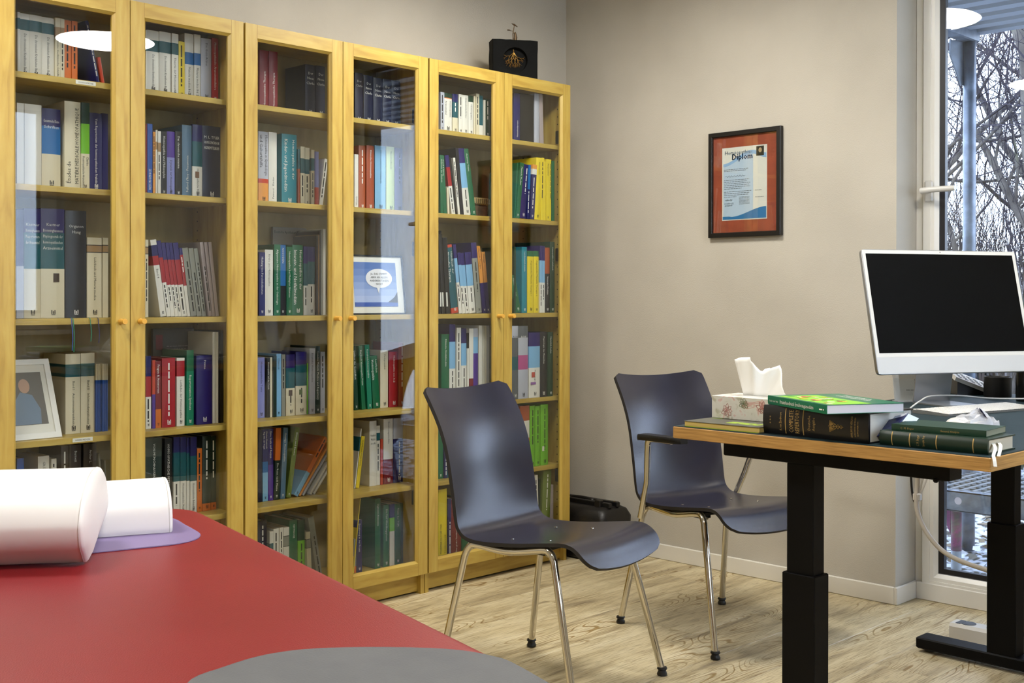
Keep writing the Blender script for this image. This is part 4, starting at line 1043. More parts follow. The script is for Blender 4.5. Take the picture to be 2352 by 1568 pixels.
# caduceus: staff, winding snake, wings
sx=.196; zc=.031
m.tube([nb(Vector((sx-.018,0,zc))),nb(Vector((sx+.020,0,zc)))],.0008,4)
for sg in (-1,1):
    m.tube([nb(Vector((sx-.012+.030*j/20,0,zc+sg*(.007-.004*j/20)*math.sin(j*PI/5)))) for j in range(21)],.0007,4)
    for q in range(5): m.tube([nb(Vector((sx-.015+.001*q,0,zc+sg*.002))),nb(Vector((sx-.014+.003*q,0,zc+sg*(.013-.0015*q))))],.0008,4)
m.build('gold_lettering',gold,rep)
# magnifier cards sticking out of the page edge
m=MB(); a=Vector((.281,.055,.010)); m.add([(.27,.04,.012),(.315,.035,.030),(.318,.085,.060),(.27,.09,.045)],[(0,1,2,3)]); c1=m.build('card_marker',mat('navy_card','#1c2458',.3),rep); s_=c1.modifiers.new('t','SOLIDIFY'); s_.thickness=.0015
m=MB(); m.add([(.268,.06,.016),(.305,.07,.036),(.300,.125,.062),(.268,.11,.05)],[(0,1,2,3)]); c1=m.build('card_marker',mat('grey_card','#6c7488',.3),rep); s_=c1.modifiers.new('t','SOLIDIFY'); s_.thickness=.0015
m=MB(); m.add([(.300,.085,.040),(.322,.095,.030),(.320,.135,.050),(.298,.125,.060)],[(0,1,2,3)]); c1=m.build('card_marker',mat('teal_card','#2f6a8c',.3),rep); s_=c1.modifiers.new('t','SOLIDIFY'); s_.thickness=.0015
# nutrition handbook on top of it
nut=lying_book('green_handbook','green softcover handbook lying askew on top of the thick black book',(-1.325,-1.812),math.atan2(-.226,-.128),.262,.190,.020,DZ+.0664,mat('green_gloss_cover','#0d6a4a',.3),'#cfcfd8')
m=MB(); text(m,'Biesalski   Bischoff   Pirlich',(.010,-.0006,.0065),(1,0,0),(0,0,1),.006,.04); text(m,'Praxishandbuch Ernährungsmedizin',(.058,-.0006,.0055),(1,0,0),(0,0,1),.012,.150); scribble(m,(.232,-.0006,.007),(1,0,0),(0,0,1),.02,.005); m.build('spine_title',whiteink,nut)
m=MB(); text(m,'Praxishandbuch',(.06,.16,.0203),(1,0,0),(0,1,0),.018,.13); text(m,'Ernährungsmedizin',(.06,.143,.0203),(1,0,0),(0,1,0),.018,.15); m.build('cover_title',whiteink,nut)
m=MB(); m.add([(.03,.01,.02025),(.258,.01,.02025),(.258,.112,.02025),(.03,.112,.02025)],[(0,1,2,3)],0)
for i in range(26):
    cx,cy,r=R.uniform(.045,.245),R.uniform(.02,.10),R.uniform(.005,.013); m.add([(cx+r*math.cos(q*PI/5),cy+r*.8*math.sin(q*PI/5),.0203+.00005*i) for q in range(10)],[tuple(range(10))],1+i%4)
m.build('cover_picture',[mat('p_lime','#7fc22e',.4),mat('p_cream','#e0dcb8',.4),mat('p_tomato','#c4584a',.4),mat('p_yellow','#dcc840',.4),mat('p_leaf','#4e9e36',.4)],nut)
# yellow-edged book under the tissue box
yb=lying_book('yellow_book','thin grey and yellow-green book under the floral tissue box',(-1.366,-1.600),-PI/2,.215,.155,.0135,DZ,mat('grey_gloss_cover','#4f5046',.35),'#c0a85e',spine=False)
m=MB(); m.box(.002,-.0006,.0001,.213,.0002,.0016); m.build('cover_edge',mat('yellow_green','#9bb02c',.4),yb)
m=MB()
for i in range(3): scribble(m,(.10,.030+i*.012,.0137),(1,0,0),(0,1,0),.09,.016)
scribble(m,(.012,.10,.0137),(1,0,0),(0,1,0),.03,.012); m.build('cover_title',mat('yellow_green_print','#a8c838',.4),yb)
# two dark green books
g1=lying_book('green_book','dark green hardcover with gold bands and white ribbons at the desk corner',(-1.359,-2.112),-PI/2-.015,.236,.135,.031,DZ,mat('dark_green_cloth','#12291c',.35),'#cfc5ac')
m=MB(); nb=lambda p:Vector((p.x,.005*((2*min(max(p.z/.031,0),1)-1)**2)-.0005,p.z))
for x in (.028,.068,.127,.205):
    band(x,.001,.030)
text(m,'C. M. Boger',(.090,0,.004),(0,0,1),(-1,0,0),.008,.023,bend=nb); text(m,'Synoptic Key',(.102,0,.004),(0,0,1),(-1,0,0),.007,.023,bend=nb); m.build('gold_lettering',gold,g1)
for k,(dx,dy) in enumerate([(0,.03),(.004,.045)]):
    pts=bez([(.234,dy+.02,.020),(.243,dy+.01,.014),(.250,dy-.012,.003),(.258+dx,dy-.035-.01*k,-.0002)] if k else [(.234,dy+.01,.020),(.245,dy-.005,.012),(.252,dy-.03,.0015),(.262,dy-.05,-.004),(.266,dy-.054,-.018)],4)
    m=MB()
    for i in range(len(pts)-1):
        a,b=pts[i],pts[i+1]; m.quad(a,(a[0]-.003,a[1]-.010,a[2]+.001),(b[0]-.003,b[1]-.010,b[2]+.001),b)
    o=m.build('bookmark_ribbon',mat('white_ribbon','#dcd9cc',.6),g1)
g2=lying_book('green_book','slim dark green book lying on the gold-banded green hardcover',(-1.343,-2.132),-PI/2+.07,.200,.120,.0135,DZ+.0314,mat('dark_green_paper','#1a3a28',.35),'#8d8f78')
m=MB(); text(m,'C. M. Boger',(.020,-.0006,.004),(1,0,0),(0,0,1),.006,.03); text(m,'General Analysis',(.105,-.0006,.004),(1,0,0),(0,0,1),.006,.05); m.build('gold_lettering',gold,g2)

# tissue box
tb=thing('tissue_box','tissue box printed with pale roses, a white tissue sticking out','tissue box',(-1.255,-1.604,DZ+.0138),0)
fl=noisy('floral_card',[(.34,'#b4b09c'),(.42,'#cfccc2'),(.58,'#d4d1c8'),(.64,'#d2b4ac'),(.68,'#c79c92'),(.73,'#d3cec4')],(1,1,1),28,3,.55,distortion=1.4)
m=MB(); m.cham(0,-.198,0,.118,0,.056,.0008); m.build('box_body',fl,tb)
m=MB(); m.add([(.059+.030*math.cos(q*PI/8),-.10+.065*math.sin(q*PI/8),.0563) for q in range(16)],[tuple(range(16))]); m.build('opening',white_pl,tb)
for (cx,cz,sc,c) in ((-.150,.032,1,'#b3766c'),(-.045,.020,1,'#b98a80'),(-.095,.040,.8,'#7c8060')):
    m=MB()
    for k in range(9):
        a=2*PI*k/9+.3; l=.019*sc*R.uniform(.6,1.1); p=[]
        for j in range(7):
            tt=j/6; wv=.0045*sc*math.sin(PI*tt); p.append((tt*l,wv))
        for sg in (1,-1):
            m.tube([(-.0005,cx+math.cos(a)*u-sg*math.sin(a)*v,min(.054,max(.003,cz+math.sin(a)*u+sg*math.cos(a)*v))) for u,v in p],.0007,3)
    m.build('printed_flower',mat('floral_line_'+c.strip('#'),c,.6),tb)
tis=mat('tissue_paper','#eeeeea',.9); tis.node_tree.nodes['Principled BSDF'].inputs['Subsurface Weight'].default_value=0
m=MB(); n=26; rows=[]
def crest(u):   # top outline of the tissue along u
    pts=[(0,.088),(.10,.094),(.30,.096),(.42,.084),(.50,.064),(.56,.060),(.66,.071),(.78,.079),(.86,.05),(.95,.018),(1,.004)]
    for (a,b),(c,d) in zip(pts,pts[1:]):
        if a<=u<=c: return b+(d-b)*(u-a)/(c-a)
    return .01
for j in range(9):
    f=j/8; row=[]
    for k in range(n+1):
        u=k/n; yl=-.020-.165*u; yb2=-.055-.085*u; z=crest(u)*f
        yy=yb2*(1-f)+yl*f if u>.0 else yb2*(1-f)+yl*f
        xx=.059+.010*math.sin(u*11)*(.3+f)+.012*math.sin(u*23+2)*f*.5+.006*f
        row.append((xx,yy,.0565+z))
    rows.append(row)
m.loft(rows,0,cap=False,closed=False); ti=m.build('tissue',tis,tb,smooth=70); s_=ti.modifiers.new('t','SOLIDIFY'); s_.thickness=.0006
m=MB(); rows=[]
for j in range(7):
    f=j/6; rows.append([(.070+.010*math.sin(k/14*9+1)*(f+.2)+.014*f, -.045-.10*(k/14)*(1-.0*f)-.02*f*(k/14-.5), .0565+(.058+.012*math.sin(k*.9))*f) for k in range(15)])
m.loft(rows,0,cap=False,closed=False); ti=m.build('tissue_fold',tis,tb,smooth=70); s_=ti.modifiers.new('t','SOLIDIFY'); s_.thickness=.0006

# crumpled transparent bag behind the green books
def bag_mat():
    m=mat('crinkled_clear_film','#e6e8ee',.08,0,.9); b=m.node_tree.nodes['Principled BSDF']; b.inputs['Alpha'].default_value=.45; return m
bg_=thing('plastic_bag','crumpled clear plastic bag with white contents behind the dark green books','bag',(-1.03,-2.165,DZ),math.radians(-50)); bg_.scale=(.68,.68,.80)
m=MB(); rows=[]; rn=random.Random(5); NR=13; NC=20
for j in range(NR):
    v=j/(NR-1); row=[]
    for k in range(NC):
        a=2*PI*k/NC; rx=.098*math.sin(PI*min(.97,v*.55+.43))**.6 if v<.99 else .004; ry=.062
        hgt=.070*v; sc=(1-v**2.2)*1.0+.03; jx=rn.uniform(-.006,.006)*(v>.1); jz=rn.uniform(-.006,.006)*(v>.1)
        row.append((sc*.098*math.cos(a)+.035*v+jx, sc*ry*math.sin(a)+jx*.6, max(.0005,hgt+jz)))
    rows.append(row)
m.loft(rows); m.build('film',bag_mat(),bg_)
m=MB(); m.ball((-.03,0,.026),.042,10,0,(1.2,1,.55)); m.ball((.03,.005,.02),.034,10,0,(1.2,1,.5)); m.build('white_contents',white_pl,bg_,smooth=True)
m=MB(); rows=[]
for j in range(5):
    rows.append([(.035+.012*j+rn.uniform(-.004,.004), -.032+.011*k+rn.uniform(-.004,.004), max(.004,.074-.016*j+rn.uniform(-.004,.004))) for k in range(7)])
m.loft(rows,0,cap=False,closed=False); f_=m.build('foil_flap',mat('navy_foil','#1a1c48',.15,.5),bg_); s_=f_.modifiers.new('t','SOLIDIFY'); s_.thickness=.0008

# ---------------------------------------------------------------- computer
mt=thing('desktop_computer','silver all-in-one computer with black screen standing on the desk','computer',(-.337,-1.804,DZ),math.atan2(-.461,.887))
# local: x along the screen, -y towards the viewer
tl=math.radians(13.4); pc=Vector((0,0,.278-.0)); Wd,Hd,Td=.547,.372,.0115
def P(x,y,z): # panel coordinates: z up the panel, y back
    c,s=math.cos(tl),math.sin(tl); return (x, y*c+z*s, -y*s+z*c)
scr=bpy.data.objects.new('display_panel',None); 
def rrect(w,h,r,n=5):
    out=[]
    for cx,cz,a0 in ((w/2-r,h/2-r,0),(-w/2+r,h/2-r,PI/2),(-w/2+r,-h/2+r,PI),(w/2-r,-h/2+r,1.5*PI)):
        for k in range(n+1): out.append((cx+r*math.cos(a0+k*PI/2/n),cz+r*math.sin(a0+k*PI/2/n)))
    return out
rr=rrect(Wd,Hd,.012); m=MB(); m.loft([[(x,Td,z) for x,z in rr],[(x,.0008,z) for x,z in rr],[(x*.998,0,z*.998) for x,z in rr]])
pn=m.build('display_panel',alu,mt,smooth=30,loc=(0,0,.278),rot=(-tl,0,0))
fm=mat('silver_front','#c4c6c6',.35); wf=mat('white_bezel','#d6d5cf',.3)
m=MB(); m.box(-Wd/2+.002,-.0006,-Hd/2+.002,Wd/2-.002,-.0001,-Hd/2+.050); m.build('chin',fm,pn)
m=MB(); m.box(-Wd/2+.002,-.0008,-Hd/2+.050,Wd/2-.002,-.0001,Hd/2-.002); m.build('bezel',wf,pn)
m=MB(); m.box(-Wd/2+.013,-.0012,-Hd/2+.062,Wd/2-.013,-.0007,Hd/2-.013); m.build('screen',mat('black_screen','#010101',.6,0,.1),pn)
m=MB(); m.add([(.0018*math.cos(q*PI/5),-.0012,Hd/2-.0065+.0018*math.sin(q*PI/5)) for q in range(10)],[tuple(range(10))]); m.build('camera_lens',black_pl,pn)
# stand: plate foot and leaning neck
m=MB(); m.loft([[(x*.13,y,z) for x,y,z in ((-.5,.082,.004),(.5,.082,.004),(.5,.080,.0),(-.5,.080,0))],[(x*.13,y,z) for x,y,z in ((-.5,.02,.004),(.5,.02,.004),(.5,.02,0),(-.5,.02,0))],[(x*.13,y,z) for x,y,z in ((-.5,-.062,.004),(.5,-.062,.004),(.5,-.062,0),(-.5,-.062,0))]]); m.build('stand_foot',alu,mt)
prof=bez([(.078,.004),(.076,.012),(.068,.06),(.052,.16),(.040,.225),(.034,.27)],4)
m=MB(); m.loft([[(-.065,p[0],p[1]),(.065,p[0],p[1]),(.065,p[0]+.004,p[1]+.002),(-.065,p[0]+.004,p[1]+.002)] for p in prof]); m.build('stand_neck',alu,mt,smooth=50)
m=MB(); m.lathe([(.004,0),(.012,.001),(.012,.004),(.004,.005)],12); m.build('power_plug',white_pl,mt,loc=(0,.050,.13),rot=(math.radians(80),0,0))

# keyboard
kb=thing('keyboard','slim white keyboard with silver body lying in front of the computer','keyboard',(-.650,-1.843,DZ),math.atan2(-.229,.973))
KL,KD=.418,.115
m=MB(); m.loft([[(0,0,.0002),(KL,0,.0002),(KL,0,.0095),(0,0,.0095)],[(0,-KD,.0002),(KL,-KD,.0002),(KL,-KD,.004),(0,-KD,.004)]]); m.build('keyboard_body',alu,kb)
kmb=MB(); kmb.cham(0,0,0,.0162,.0162,.0022,.0006); k0=kmb.build('key',white_pl,kb); first=True
for r_ in range(6):
    yy=-.008-r_*.0182; zz=.0095-.0055*(-yy/KD)+.0002; c=0; x=.005
    while x<KL-.02:
        wide = (r_==5 and .07<x<.10)
        o=k0 if first else bpy.data.objects.new('key',k0.data)
        if not first: COL.objects.link(o); o.parent=kb
        first=False; o.location=(x,yy-.0162,zz); o.rotation_euler=(math.radians(2.7),0,0)
        if wide: o.scale=(5.6,1,1); x+=.0905+.003
        else: x+=.0190
        if r_ in (0,1,2,3,4,5) and .272<x<.288: x+=.010
# white charging cable on the desk
m=MB(); pts=[(-.10,-2.04,.806),(-.16,-1.90,.805),(-.25,-1.80,.804),(-.33,-1.745,.830),(-.40,-1.735,.832),(-.50,-1.775,.812),(-.60,-1.80,.804),(-.62,-1.835,.804),(-.58,-1.86,.804),(-.45,-1.90,.803)]
pts=[(.05,-2.03,.812),(-.10,-1.925,.812),(-.20,-1.865,.816),(-.29,-1.815,.826),(-.39,-1.775,.828),(-.46,-1.775,.818),(-.55,-1.79,.805),(-.585,-1.81,.8042),(-.565,-1.835,.8042),(-.50,-1.85,.8042),(-.46,-1.842,.8035)]
m.tube(bez(pts,5),.0024,8); o=m.build('charging_cable',white_pl,smooth=60,origin=pts[0]); tag(o,'white charging cable curving over the desk below the computer','cable')
# acrylic card holder
ch=thing('card_holder','clear acrylic holder with a printed card beside the computer stand','card holder',(-.330,-1.628,DZ),math.radians(-44))
acr=mat('clear_acrylic','#dfe4e6',.06,0,.6); acr.node_tree.nodes['Principled BSDF'].inputs['Alpha'].default_value=.35
m=MB(); m.box(-.005,-.05,0,.085,.0,.003); m.add([(0,-.008,.003),(.085,-.008,.003),(.085,.02,.105),(0,.02,.105)],[(0,1,2,3)]); m.add([(0,-.016,.003),(.085,-.016,.003),(.085,.008,.070),(0,.008,.070)],[(0,1,2,3)]); o=m.build('acrylic',acr,ch); s_=o.modifiers.new('t','SOLIDIFY'); s_.thickness=.002
m=MB(); m.add([(.018,-.0105,.004),(.083,-.0105,.004),(.083,.0165,.102),(.018,.0165,.102)],[(0,1,2,3)]); o=m.build('card',mat('card_stock','#d5d2c6',.6),ch); s_=o.modifiers.new('t','SOLIDIFY'); s_.thickness=.0006
m=MB(); e=Vector((0,.027,.098)).normalized(); f0=Vector((.081,-.0135,.004))
text(m,'glücklich',f0+e*.082,(1,0,0),e,.010,.05,'r'); text(m,'Volt',f0+e*.058,(1,0,0),e,.010,.03,'r'); 
for k in range(3): scribble(m,f0+e*(.030-.006*k)+Vector((-.045,0,0)),(1,0,0),e,.043,.003)
m.build('card_lettering',ink,ch)
# desk telephone behind the computer: a tilted keypad slab on a dark foot
tp=thing('desk_telephone','white desk telephone with keypad, half hidden behind the computer','telephone',(.065,-1.625,DZ),0)
A_=Vector((.012,.016,.086)); e1=Vector((.088,-.092,-.050)); e2=Vector((-.066,-.064,-.026)); nn=e2.cross(e1).normalized(); nn=nn if nn.z>0 else -nn
m=MB(); cs=[A_,A_+e1,A_+e1+e2,A_+e2]; lo=[c-nn*.013 for c in cs]
m.add([*cs,*lo],[(0,1,2,3),(7,6,5,4),(0,4,5,1),(1,5,6,2),(2,6,7,3),(3,7,4,0)]); m.build('phone_body',white_pl,tp)
m=MB(); q=[c-nn*.0132 for c in (A_+e1*.1+e2*.1,A_+e1*.9+e2*.1,A_+e1*.9+e2*.9,A_+e1*.1+e2*.9)]; g_=[Vector((c.x,c.y,.0005)) for c in q]; m.add([*q,*g_],[(0,1,2,3),(7,6,5,4),(0,4,5,1),(1,5,6,2),(2,6,7,3),(3,7,4,0)]); m.build('phone_foot',black_pl,tp)
kk=mat('phone_key','#8a9098',.4); u1=e1.normalized(); kmat=Matrix((u1,nn.cross(u1),nn)).transposed().to_4x4()
kmb=MB(); kmb.cham(-.006,-.0035,0,.006,.0035,.002,.0007); k1=kmb.build('key',kk,tp); first=True
for r_ in range(4):
    for c in range(5):
        o=k1 if first else bpy.data.objects.new('key',k1.data)
        if not first: COL.objects.link(o); o.parent=tp
        first=False; o.matrix_local=Matrix.Translation(A_+e1*(.14+.17*c)+e2*(.30+.17*r_))@kmat
m=MB(); m.tube(bez([(.07,.02,.05),(.085,.0,.03),(.10,-.03,.004)],4),.002,6); m.build('phone_cord',black_pl,tp)
# black cup and pen pot
cp=MB(); cp.lathe([(.032,0),(.041,.001),(.042,.004),(.042,.064),(.040,.066),(.0385,.064),(.0385,.008),(.02,.006)],32); o=cp.build('black_cup',mat('matte_black_ceramic','#0a0a0c',.45),smooth=40,loc=(.047,-1.792,DZ)); tag(o,'short round black cup beside the telephone','cup')
pp=thing('pen_pot','tall black pen pot holding pens at the right edge of the desk','pen pot',(-.032,-1.925,DZ))
MB().lathe([(.030,0),(.041,.001),(.042,.004),(.042,.118),(.040,.120),(.0385,.118),(.0385,.008),(.02,.006)],32).build('pot',mat('black_gloss_pot','#0a0a0a',.2),pp,smooth=40)
def pen(label,a,b,r,c1,c2,x=None):
    a=Vector(a);b=Vector(b); t=thing('pen',label,'pen',(-.032,-1.925,DZ),0,'pens in the black pot')
    m=MB(); m.tube([a,a.lerp(b,.12),a.lerp(b,.82)],[r*.4,r,r],10); m.build('barrel',mat('pen_'+c1,c1,.3),t,smooth=50)
    m=MB(); m.tube([a.lerp(b,.82),a.lerp(b,.86),b],[r,r*1.08,r*.8],10); m.build('cap',mat('pen_'+c2,c2,.3),t,smooth=50)
pen('navy pen with white cap leaning left in the black pot',(.015,-.014,.008),(-.043,.044,.205),.0048,'#15153a','#dcdad4')
pen('silver pen leaning on the rim of the black pot',(.020,-.008,.008),(-.033,.032,.165),.0038,'#8c8e92','#9c9ea2')
pen('yellow pencil standing in the black pot',(.004,-.008,.008),(-.020,.016,.150),.0036,'#c98a22','#c98a22')
pen('orange pencil standing in the black pot',(.01,-.01,.008),(-.008,.018,.155),.0036,'#b8741c','#d09030')

# ---------------------------------------------------------------- power strip, cables, case
ps=thing('power_strip','white power strip with black socket openings on the floor under the desk','power strip',(.035,-1.640,0),-PI/2)
m=MB(); m.loft([[(0,-.0,z0) if False else (0,y_,z0) for y_,z0 in ((0,.0),(.0,.040),(.008,.050),(.062,.050),(.070,.040),(.070,0))],[(.36,y_,z0) for y_,z0 in ((0,.0),(.0,.040),(.008,.050),(.062,.050),(.070,.040),(.070,0))]]); m.build('strip_body',mat('strip_white','#c9c6bd',.4),ps)
for k in range(4):
    m=MB(); m.lathe([(.024,.0),(.024,.0012),(.018,.0006),(.002,.0006)],20); m.build('socket',black_pl,ps,loc=(.05+k*.085,.035,.0502))
m=MB(); m.box(.016,.012,.0502,.032,.058,.0512); m.build('socket_cover',black_pl,ps)
# cable bundle below the desk
cpts=[(.056,-1.545,.768),(.053,-1.530,.62),(0.05, -1.522, 0.486), (0.042, -1.523, 0.454), (0.034, -1.527, 0.422), (0.026, -1.542, 0.381), (0.018, -1.57, 0.34), (0.01, -1.607, 0.305), (0.002, -1.644, 0.284), (-0.006, -1.686, 0.271), (-0.014, -1.735, 0.263), (-0.022, -1.797, 0.255), (-0.03, -1.837, 0.244)]
m=MB(); m.tube(bez(cpts,5),.008,10); o=m.build('cable_sleeve',mat('white_cable_sleeve','#b3aca0',.5),smooth=60,origin=cpts[0]); tag(o,'thick white cable sleeve curving down under the desk by the window','cable')
m=MB(); m.tube(bez([(.045,-1.515,.768),(.050,-1.498,.62),(.050,-1.502,.48),(.045,-1.514,.43)],5),.004,8); o=m.build('black_cable',black_pl,smooth=60,origin=(.045,-1.515,.768)); tag(o,'thin black cable hanging beside the white cable sleeve','cable')
m=MB(); m.tube(bez([(.075,-1.57,.768),(.070,-1.555,.60),(.050,-1.526,.455)],5),.003,8); m.tube(bez([(.095,-1.59,.768),(.085,-1.572,.60),(.052,-1.532,.455)],5),.003,8); m.cham(.036,-1.536,.435,.060,-1.511,.462,.004); o=m.build('cable_pair',white_pl,smooth=40,origin=(.075,-1.57,.765)); tag(o,'pair of thin white cables joining the sleeve under the desk','cable')
# black pilot case in the corner
pcs=thing('pilot_case','black leather pilot case with brass lock in the corner beside the right bookcase','case',(.035,-.150,0),0)
lea=noisy('black_leather',[(.3,'#0b0a09'),(.7,'#141110')],(1,1,1),30,3,.42,.3,200)
def rb(x0,y0,x1,y1,r=.02,n=4):
    out=[]
    for cx,cy,a0 in ((x1-r,y1-r,0),(x0+r,y1-r,PI/2),(x0+r,y0+r,PI),(x1-r,y0+r,1.5*PI)):
        for k in range(n+1): out.append((cx+r*math.cos(a0+k*PI/2/n),cy+r*math.sin(a0+k*PI/2/n)))
    return out
m=MB(); m.loft([[(x,y,.006) for x,y in rb(.004,.004,.190,.396)],[(x,y,.02) for x,y in rb(0,0,.194,.40)],[(x,y,.185) for x,y in rb(-.002,-.006,.196,.402,.025)],[(x,y,.215) for x,y in rb(.010,.006,.184,.39,.03)],[(x,y,.228) for x,y in rb(.035,.03,.160,.37,.03)]]); m.build('case_body',lea,pcs,smooth=50)
m=MB(); m.cham(.060,.015,.224,.082,.385,.246,.003); m.cham(.112,.015,.224,.134,.385,.246,.003); m.build('frame_bar',black_pl,pcs)
m=MB(); m.tube(bez([(.097,.14,.236),(.097,.145,.244),(.097,.20,.247),(.097,.255,.244),(.097,.26,.236)],5),.008,10); m.build('handle',lea,pcs,smooth=60)
for yy in (.07,.31):
    m=MB(); m.cham(.045,yy-.016,.20,.070,yy+.016,.256,.003); m.build('strap',lea,pcs)
m=MB(); m.cham(.126,.045,.205,.150,.068,.240,.002); m.tube([(.128,.040,.235),(.118,.038,.245),(.118,.030,.245)],.003,6); m.build('brass_lock',mat('brass','#a08a52',.3,.9),pcs)
m=MB()
for x in (.02,.174):
    for yy in (.03,.37): m.ball((x,yy,.005),.006,6)
m.build('case_foot',black_pl,pcs)

# ---------------------------------------------------------------- treatment table and bolsters
d_=Vector((-.219,-.976,0)).normalized(); l_=Vector((-.976,.219,0)).normalized()
C0=Vector((-2.486,-1.195,0)); TZ=.70
tt=thing('treatment_table','red vinyl treatment table with rounded corners in the foreground','table',(C0.x,C0.y,0),math.atan2(d_.y,d_.x))
# local x = lengthwise to the viewer, local y: left is -? compute sign
sgn = 1 if Vector((-math.sin(math.atan2(d_.y,d_.x)), math.cos(math.atan2(d_.y,d_.x)),0)).dot(l_)>0 else -1
def tpt(x,y): return (x,sgn*y)
TL_,TW_=1.95,.70; rc=.10; ol=[]
for cx,cy,a0 in ((TL_-rc,TW_-rc,0),(rc,TW_-rc,PI/2),(rc,rc,PI),(TL_-rc,rc,1.5*PI)):
    for k in range(9): ol.append((cx,cy,a0+k*PI/2/8))
def ring(dd,z): return [(*tpt(cx+(rc-dd)*math.cos(a),cy+(rc-dd)*math.sin(a)),z) for cx,cy,a in ol]
rings=[ring(.010,TZ-.062),ring(0,TZ-.050),ring(0,TZ-.022)]+[ring(.022*(1-math.cos(q*PI/12)),TZ-.022+.0205*math.sin(q*PI/12)) for q in range(1,7)]+[ring(.05,TZ-.0005),ring(.075,TZ)]
red=noisy('red_vinyl',[(.35,'#780f14'),(.65,'#801419')],(1,1,1),3,3,.42,.2,500,.38)
m=MB(); m.loft(rings); m.build('padded_top',red,tt,smooth=50)
m=MB(); m.prism([tpt(.03,.03),tpt(TL_-.03,.03),tpt(TL_-.03,TW_-.03),tpt(.03,TW_-.03)][::1],TZ-.085,TZ-.0625); m.build('table_board',mat('beech_board','#9a7444',.5),tt)
for x in (.12,TL_-.12):
    for y in (.07,TW_-.07):
        m=MB(); m.cham(x-.025,sgn*y-.025,0,x+.025,sgn*y+.025,TZ-.085,.004); m.build('leg',mat('beech_leg','#a8824e',.5),tt)
m=MB()
for x in (.12,TL_-.12): m.box(x-.012,min(sgn*.07,sgn*(TW_-.07)),.15,x+.012,max(sgn*.07,sgn*(TW_-.07)),.20)
m.build('stretcher',mat('beech_leg','#a8824e',.5),tt)
# grey mat at the near end, violet mat at the far end
def flat_mat(name,label,pts,z,th,m_,cat):
    P_=bez([(*p,0) for p in pts],5); poly=[(p[0],p[1]) for p in P_]
    c=(sum(p[0] for p in poly)/len(poly),sum(p[1] for p in poly)/len(poly))
    def sc(k,zz): return [(c[0]+(x-c[0])*k,c[1]+(y-c[1])*k,zz) for x,y in poly]
    ar=sum(poly[i][0]*poly[(i+1)%len(poly)][1]-poly[(i+1)%len(poly)][0]*poly[i][1] for i in range(len(poly)))
    rs=[sc(1,z),sc(1,z+th*.5),sc(1-.02*th/.01,z+th)]
    if ar<0: rs=[r[::-1] for r in rs]
    mb=MB(); mb.loft(rs); o=mb.build(name,m_,origin=(c[0],c[1],z)); return tag(o,label,cat)
flat_mat('violet_mat','flat violet mat with rounded corners under the smaller white bolster',[(-2.99,-1.47),(-2.845,-1.506),(-2.781,-1.524),(-2.715,-1.541),(-2.672,-1.533),(-2.645,-1.508),(-2.632,-1.478),(-2.615,-1.405),(-2.600,-1.33),(-2.63,-1.27),(-2.75,-1.24),(-2.95,-1.22),(-3.05,-1.30),(-2.99,-1.47)],TZ+.0004,.002,mat('violet_vinyl','#7a6a94',.5),'mat')
flat_mat('grey_cushion','flat grey foam cushion with rounded end at the near end of the treatment table',[(-3.16,-2.35),(-3.098,-2.239),(-3.039,-2.217),(-2.981,-2.212),(-2.926,-2.233),(-2.86,-2.292),(-2.815,-2.350),(-2.800,-2.40),(-2.805,-2.45),(-2.86,-2.62),(-2.93,-2.80),(-3.10,-2.86),(-3.24,-2.75),(-3.20,-2.50),(-3.16,-2.35)],TZ+.0004,.020,noisy('grey_foam_cover',[(.3,'#525355'),(.7,'#58595a')],(1,1,1),20,3,.75,.2,400),'cushion')
white_v=noisy('white_vinyl',[(.3,'#eae7e4'),(.7,'#efedea')],(1,1,1),4,2,.42)
def bolster(name,label,tip,ax,sec,length,z0,seam=True,bul=.012):
    ax=Vector((*ax,0)).normalized(); b=Vector((-ax.y,ax.x,0)); S_=bez([(v,z,0) for v,z in sec]+[(sec[0][0],sec[0][1],0)],4)[:-1]
    cv=sum(p[0] for p in S_)/len(S_); cz=sum(p[1] for p in S_)/len(S_)
    def ringb(t,k): return [Vector((0,0,0))+(-ax)*t+b*(cv+(p[0]-cv)*k)+Vector((0,0,max(.0,cz+(p[1]-cz)*k))) for p in S_]
    ts=[(-bul,.25),(-bul*.9,.5),(-bul*.65,.75),(-bul*.25,.94),(.0,.992),(.0015,1.0),(.010,1.0),(.06,.992),(length/2,.99),(length-.06,.992),(length-.010,1),(length-.003,.993),(length,.975),(length+bul*.6,.7),(length+bul,.3)]
    t=thing(name,label,'bolster',(tip[0],tip[1],z0),0)
    m=MB(); m.loft([ringb(a,k) for a,k in ts]); m.build('cover',white_v,t,smooth=65)
    for e in (.0,length):
        r_=[p for p in ringb(e+.004,1.0)]; m=MB(); m.tube(r_+[r_[0]],.0009,4); m.build('piping',mat('bolster_seam','#cfcbc6',.5),t)
    return t
sec1=[(0,.0),(-.003,.0015),(-.022,.018),(-.037,.032),(-.045,.054),(-.043,.071),(-.019,.101),(.036,.126),(.088,.133),(.129,.129),(.165,.110),(.184,.085),(.187,.068),(.165,.052),(.129,.041),(.075,.025),(.023,.008),(.004,.0012)]
bolster('half_round_bolster','large white half-round bolster at left, leaning on the smaller one',(-2.880,-1.569),(.814,-.58),sec1,.40,TZ+.0025)
sec2=[(0,0),(-.001,.012),(.006,.040),(.024,.066),(.052,.082),(.085,.085),(.125,.072),(.150,.045),(.155,.015),(.15,0),(.10,-.0),(.05,0)]
bolster('small_bolster','smaller white bolster lying on the violet mat, right of the large one',(-2.668,-1.452),(.935,-.354),sec2,.30,TZ+.0028,bul=.006)
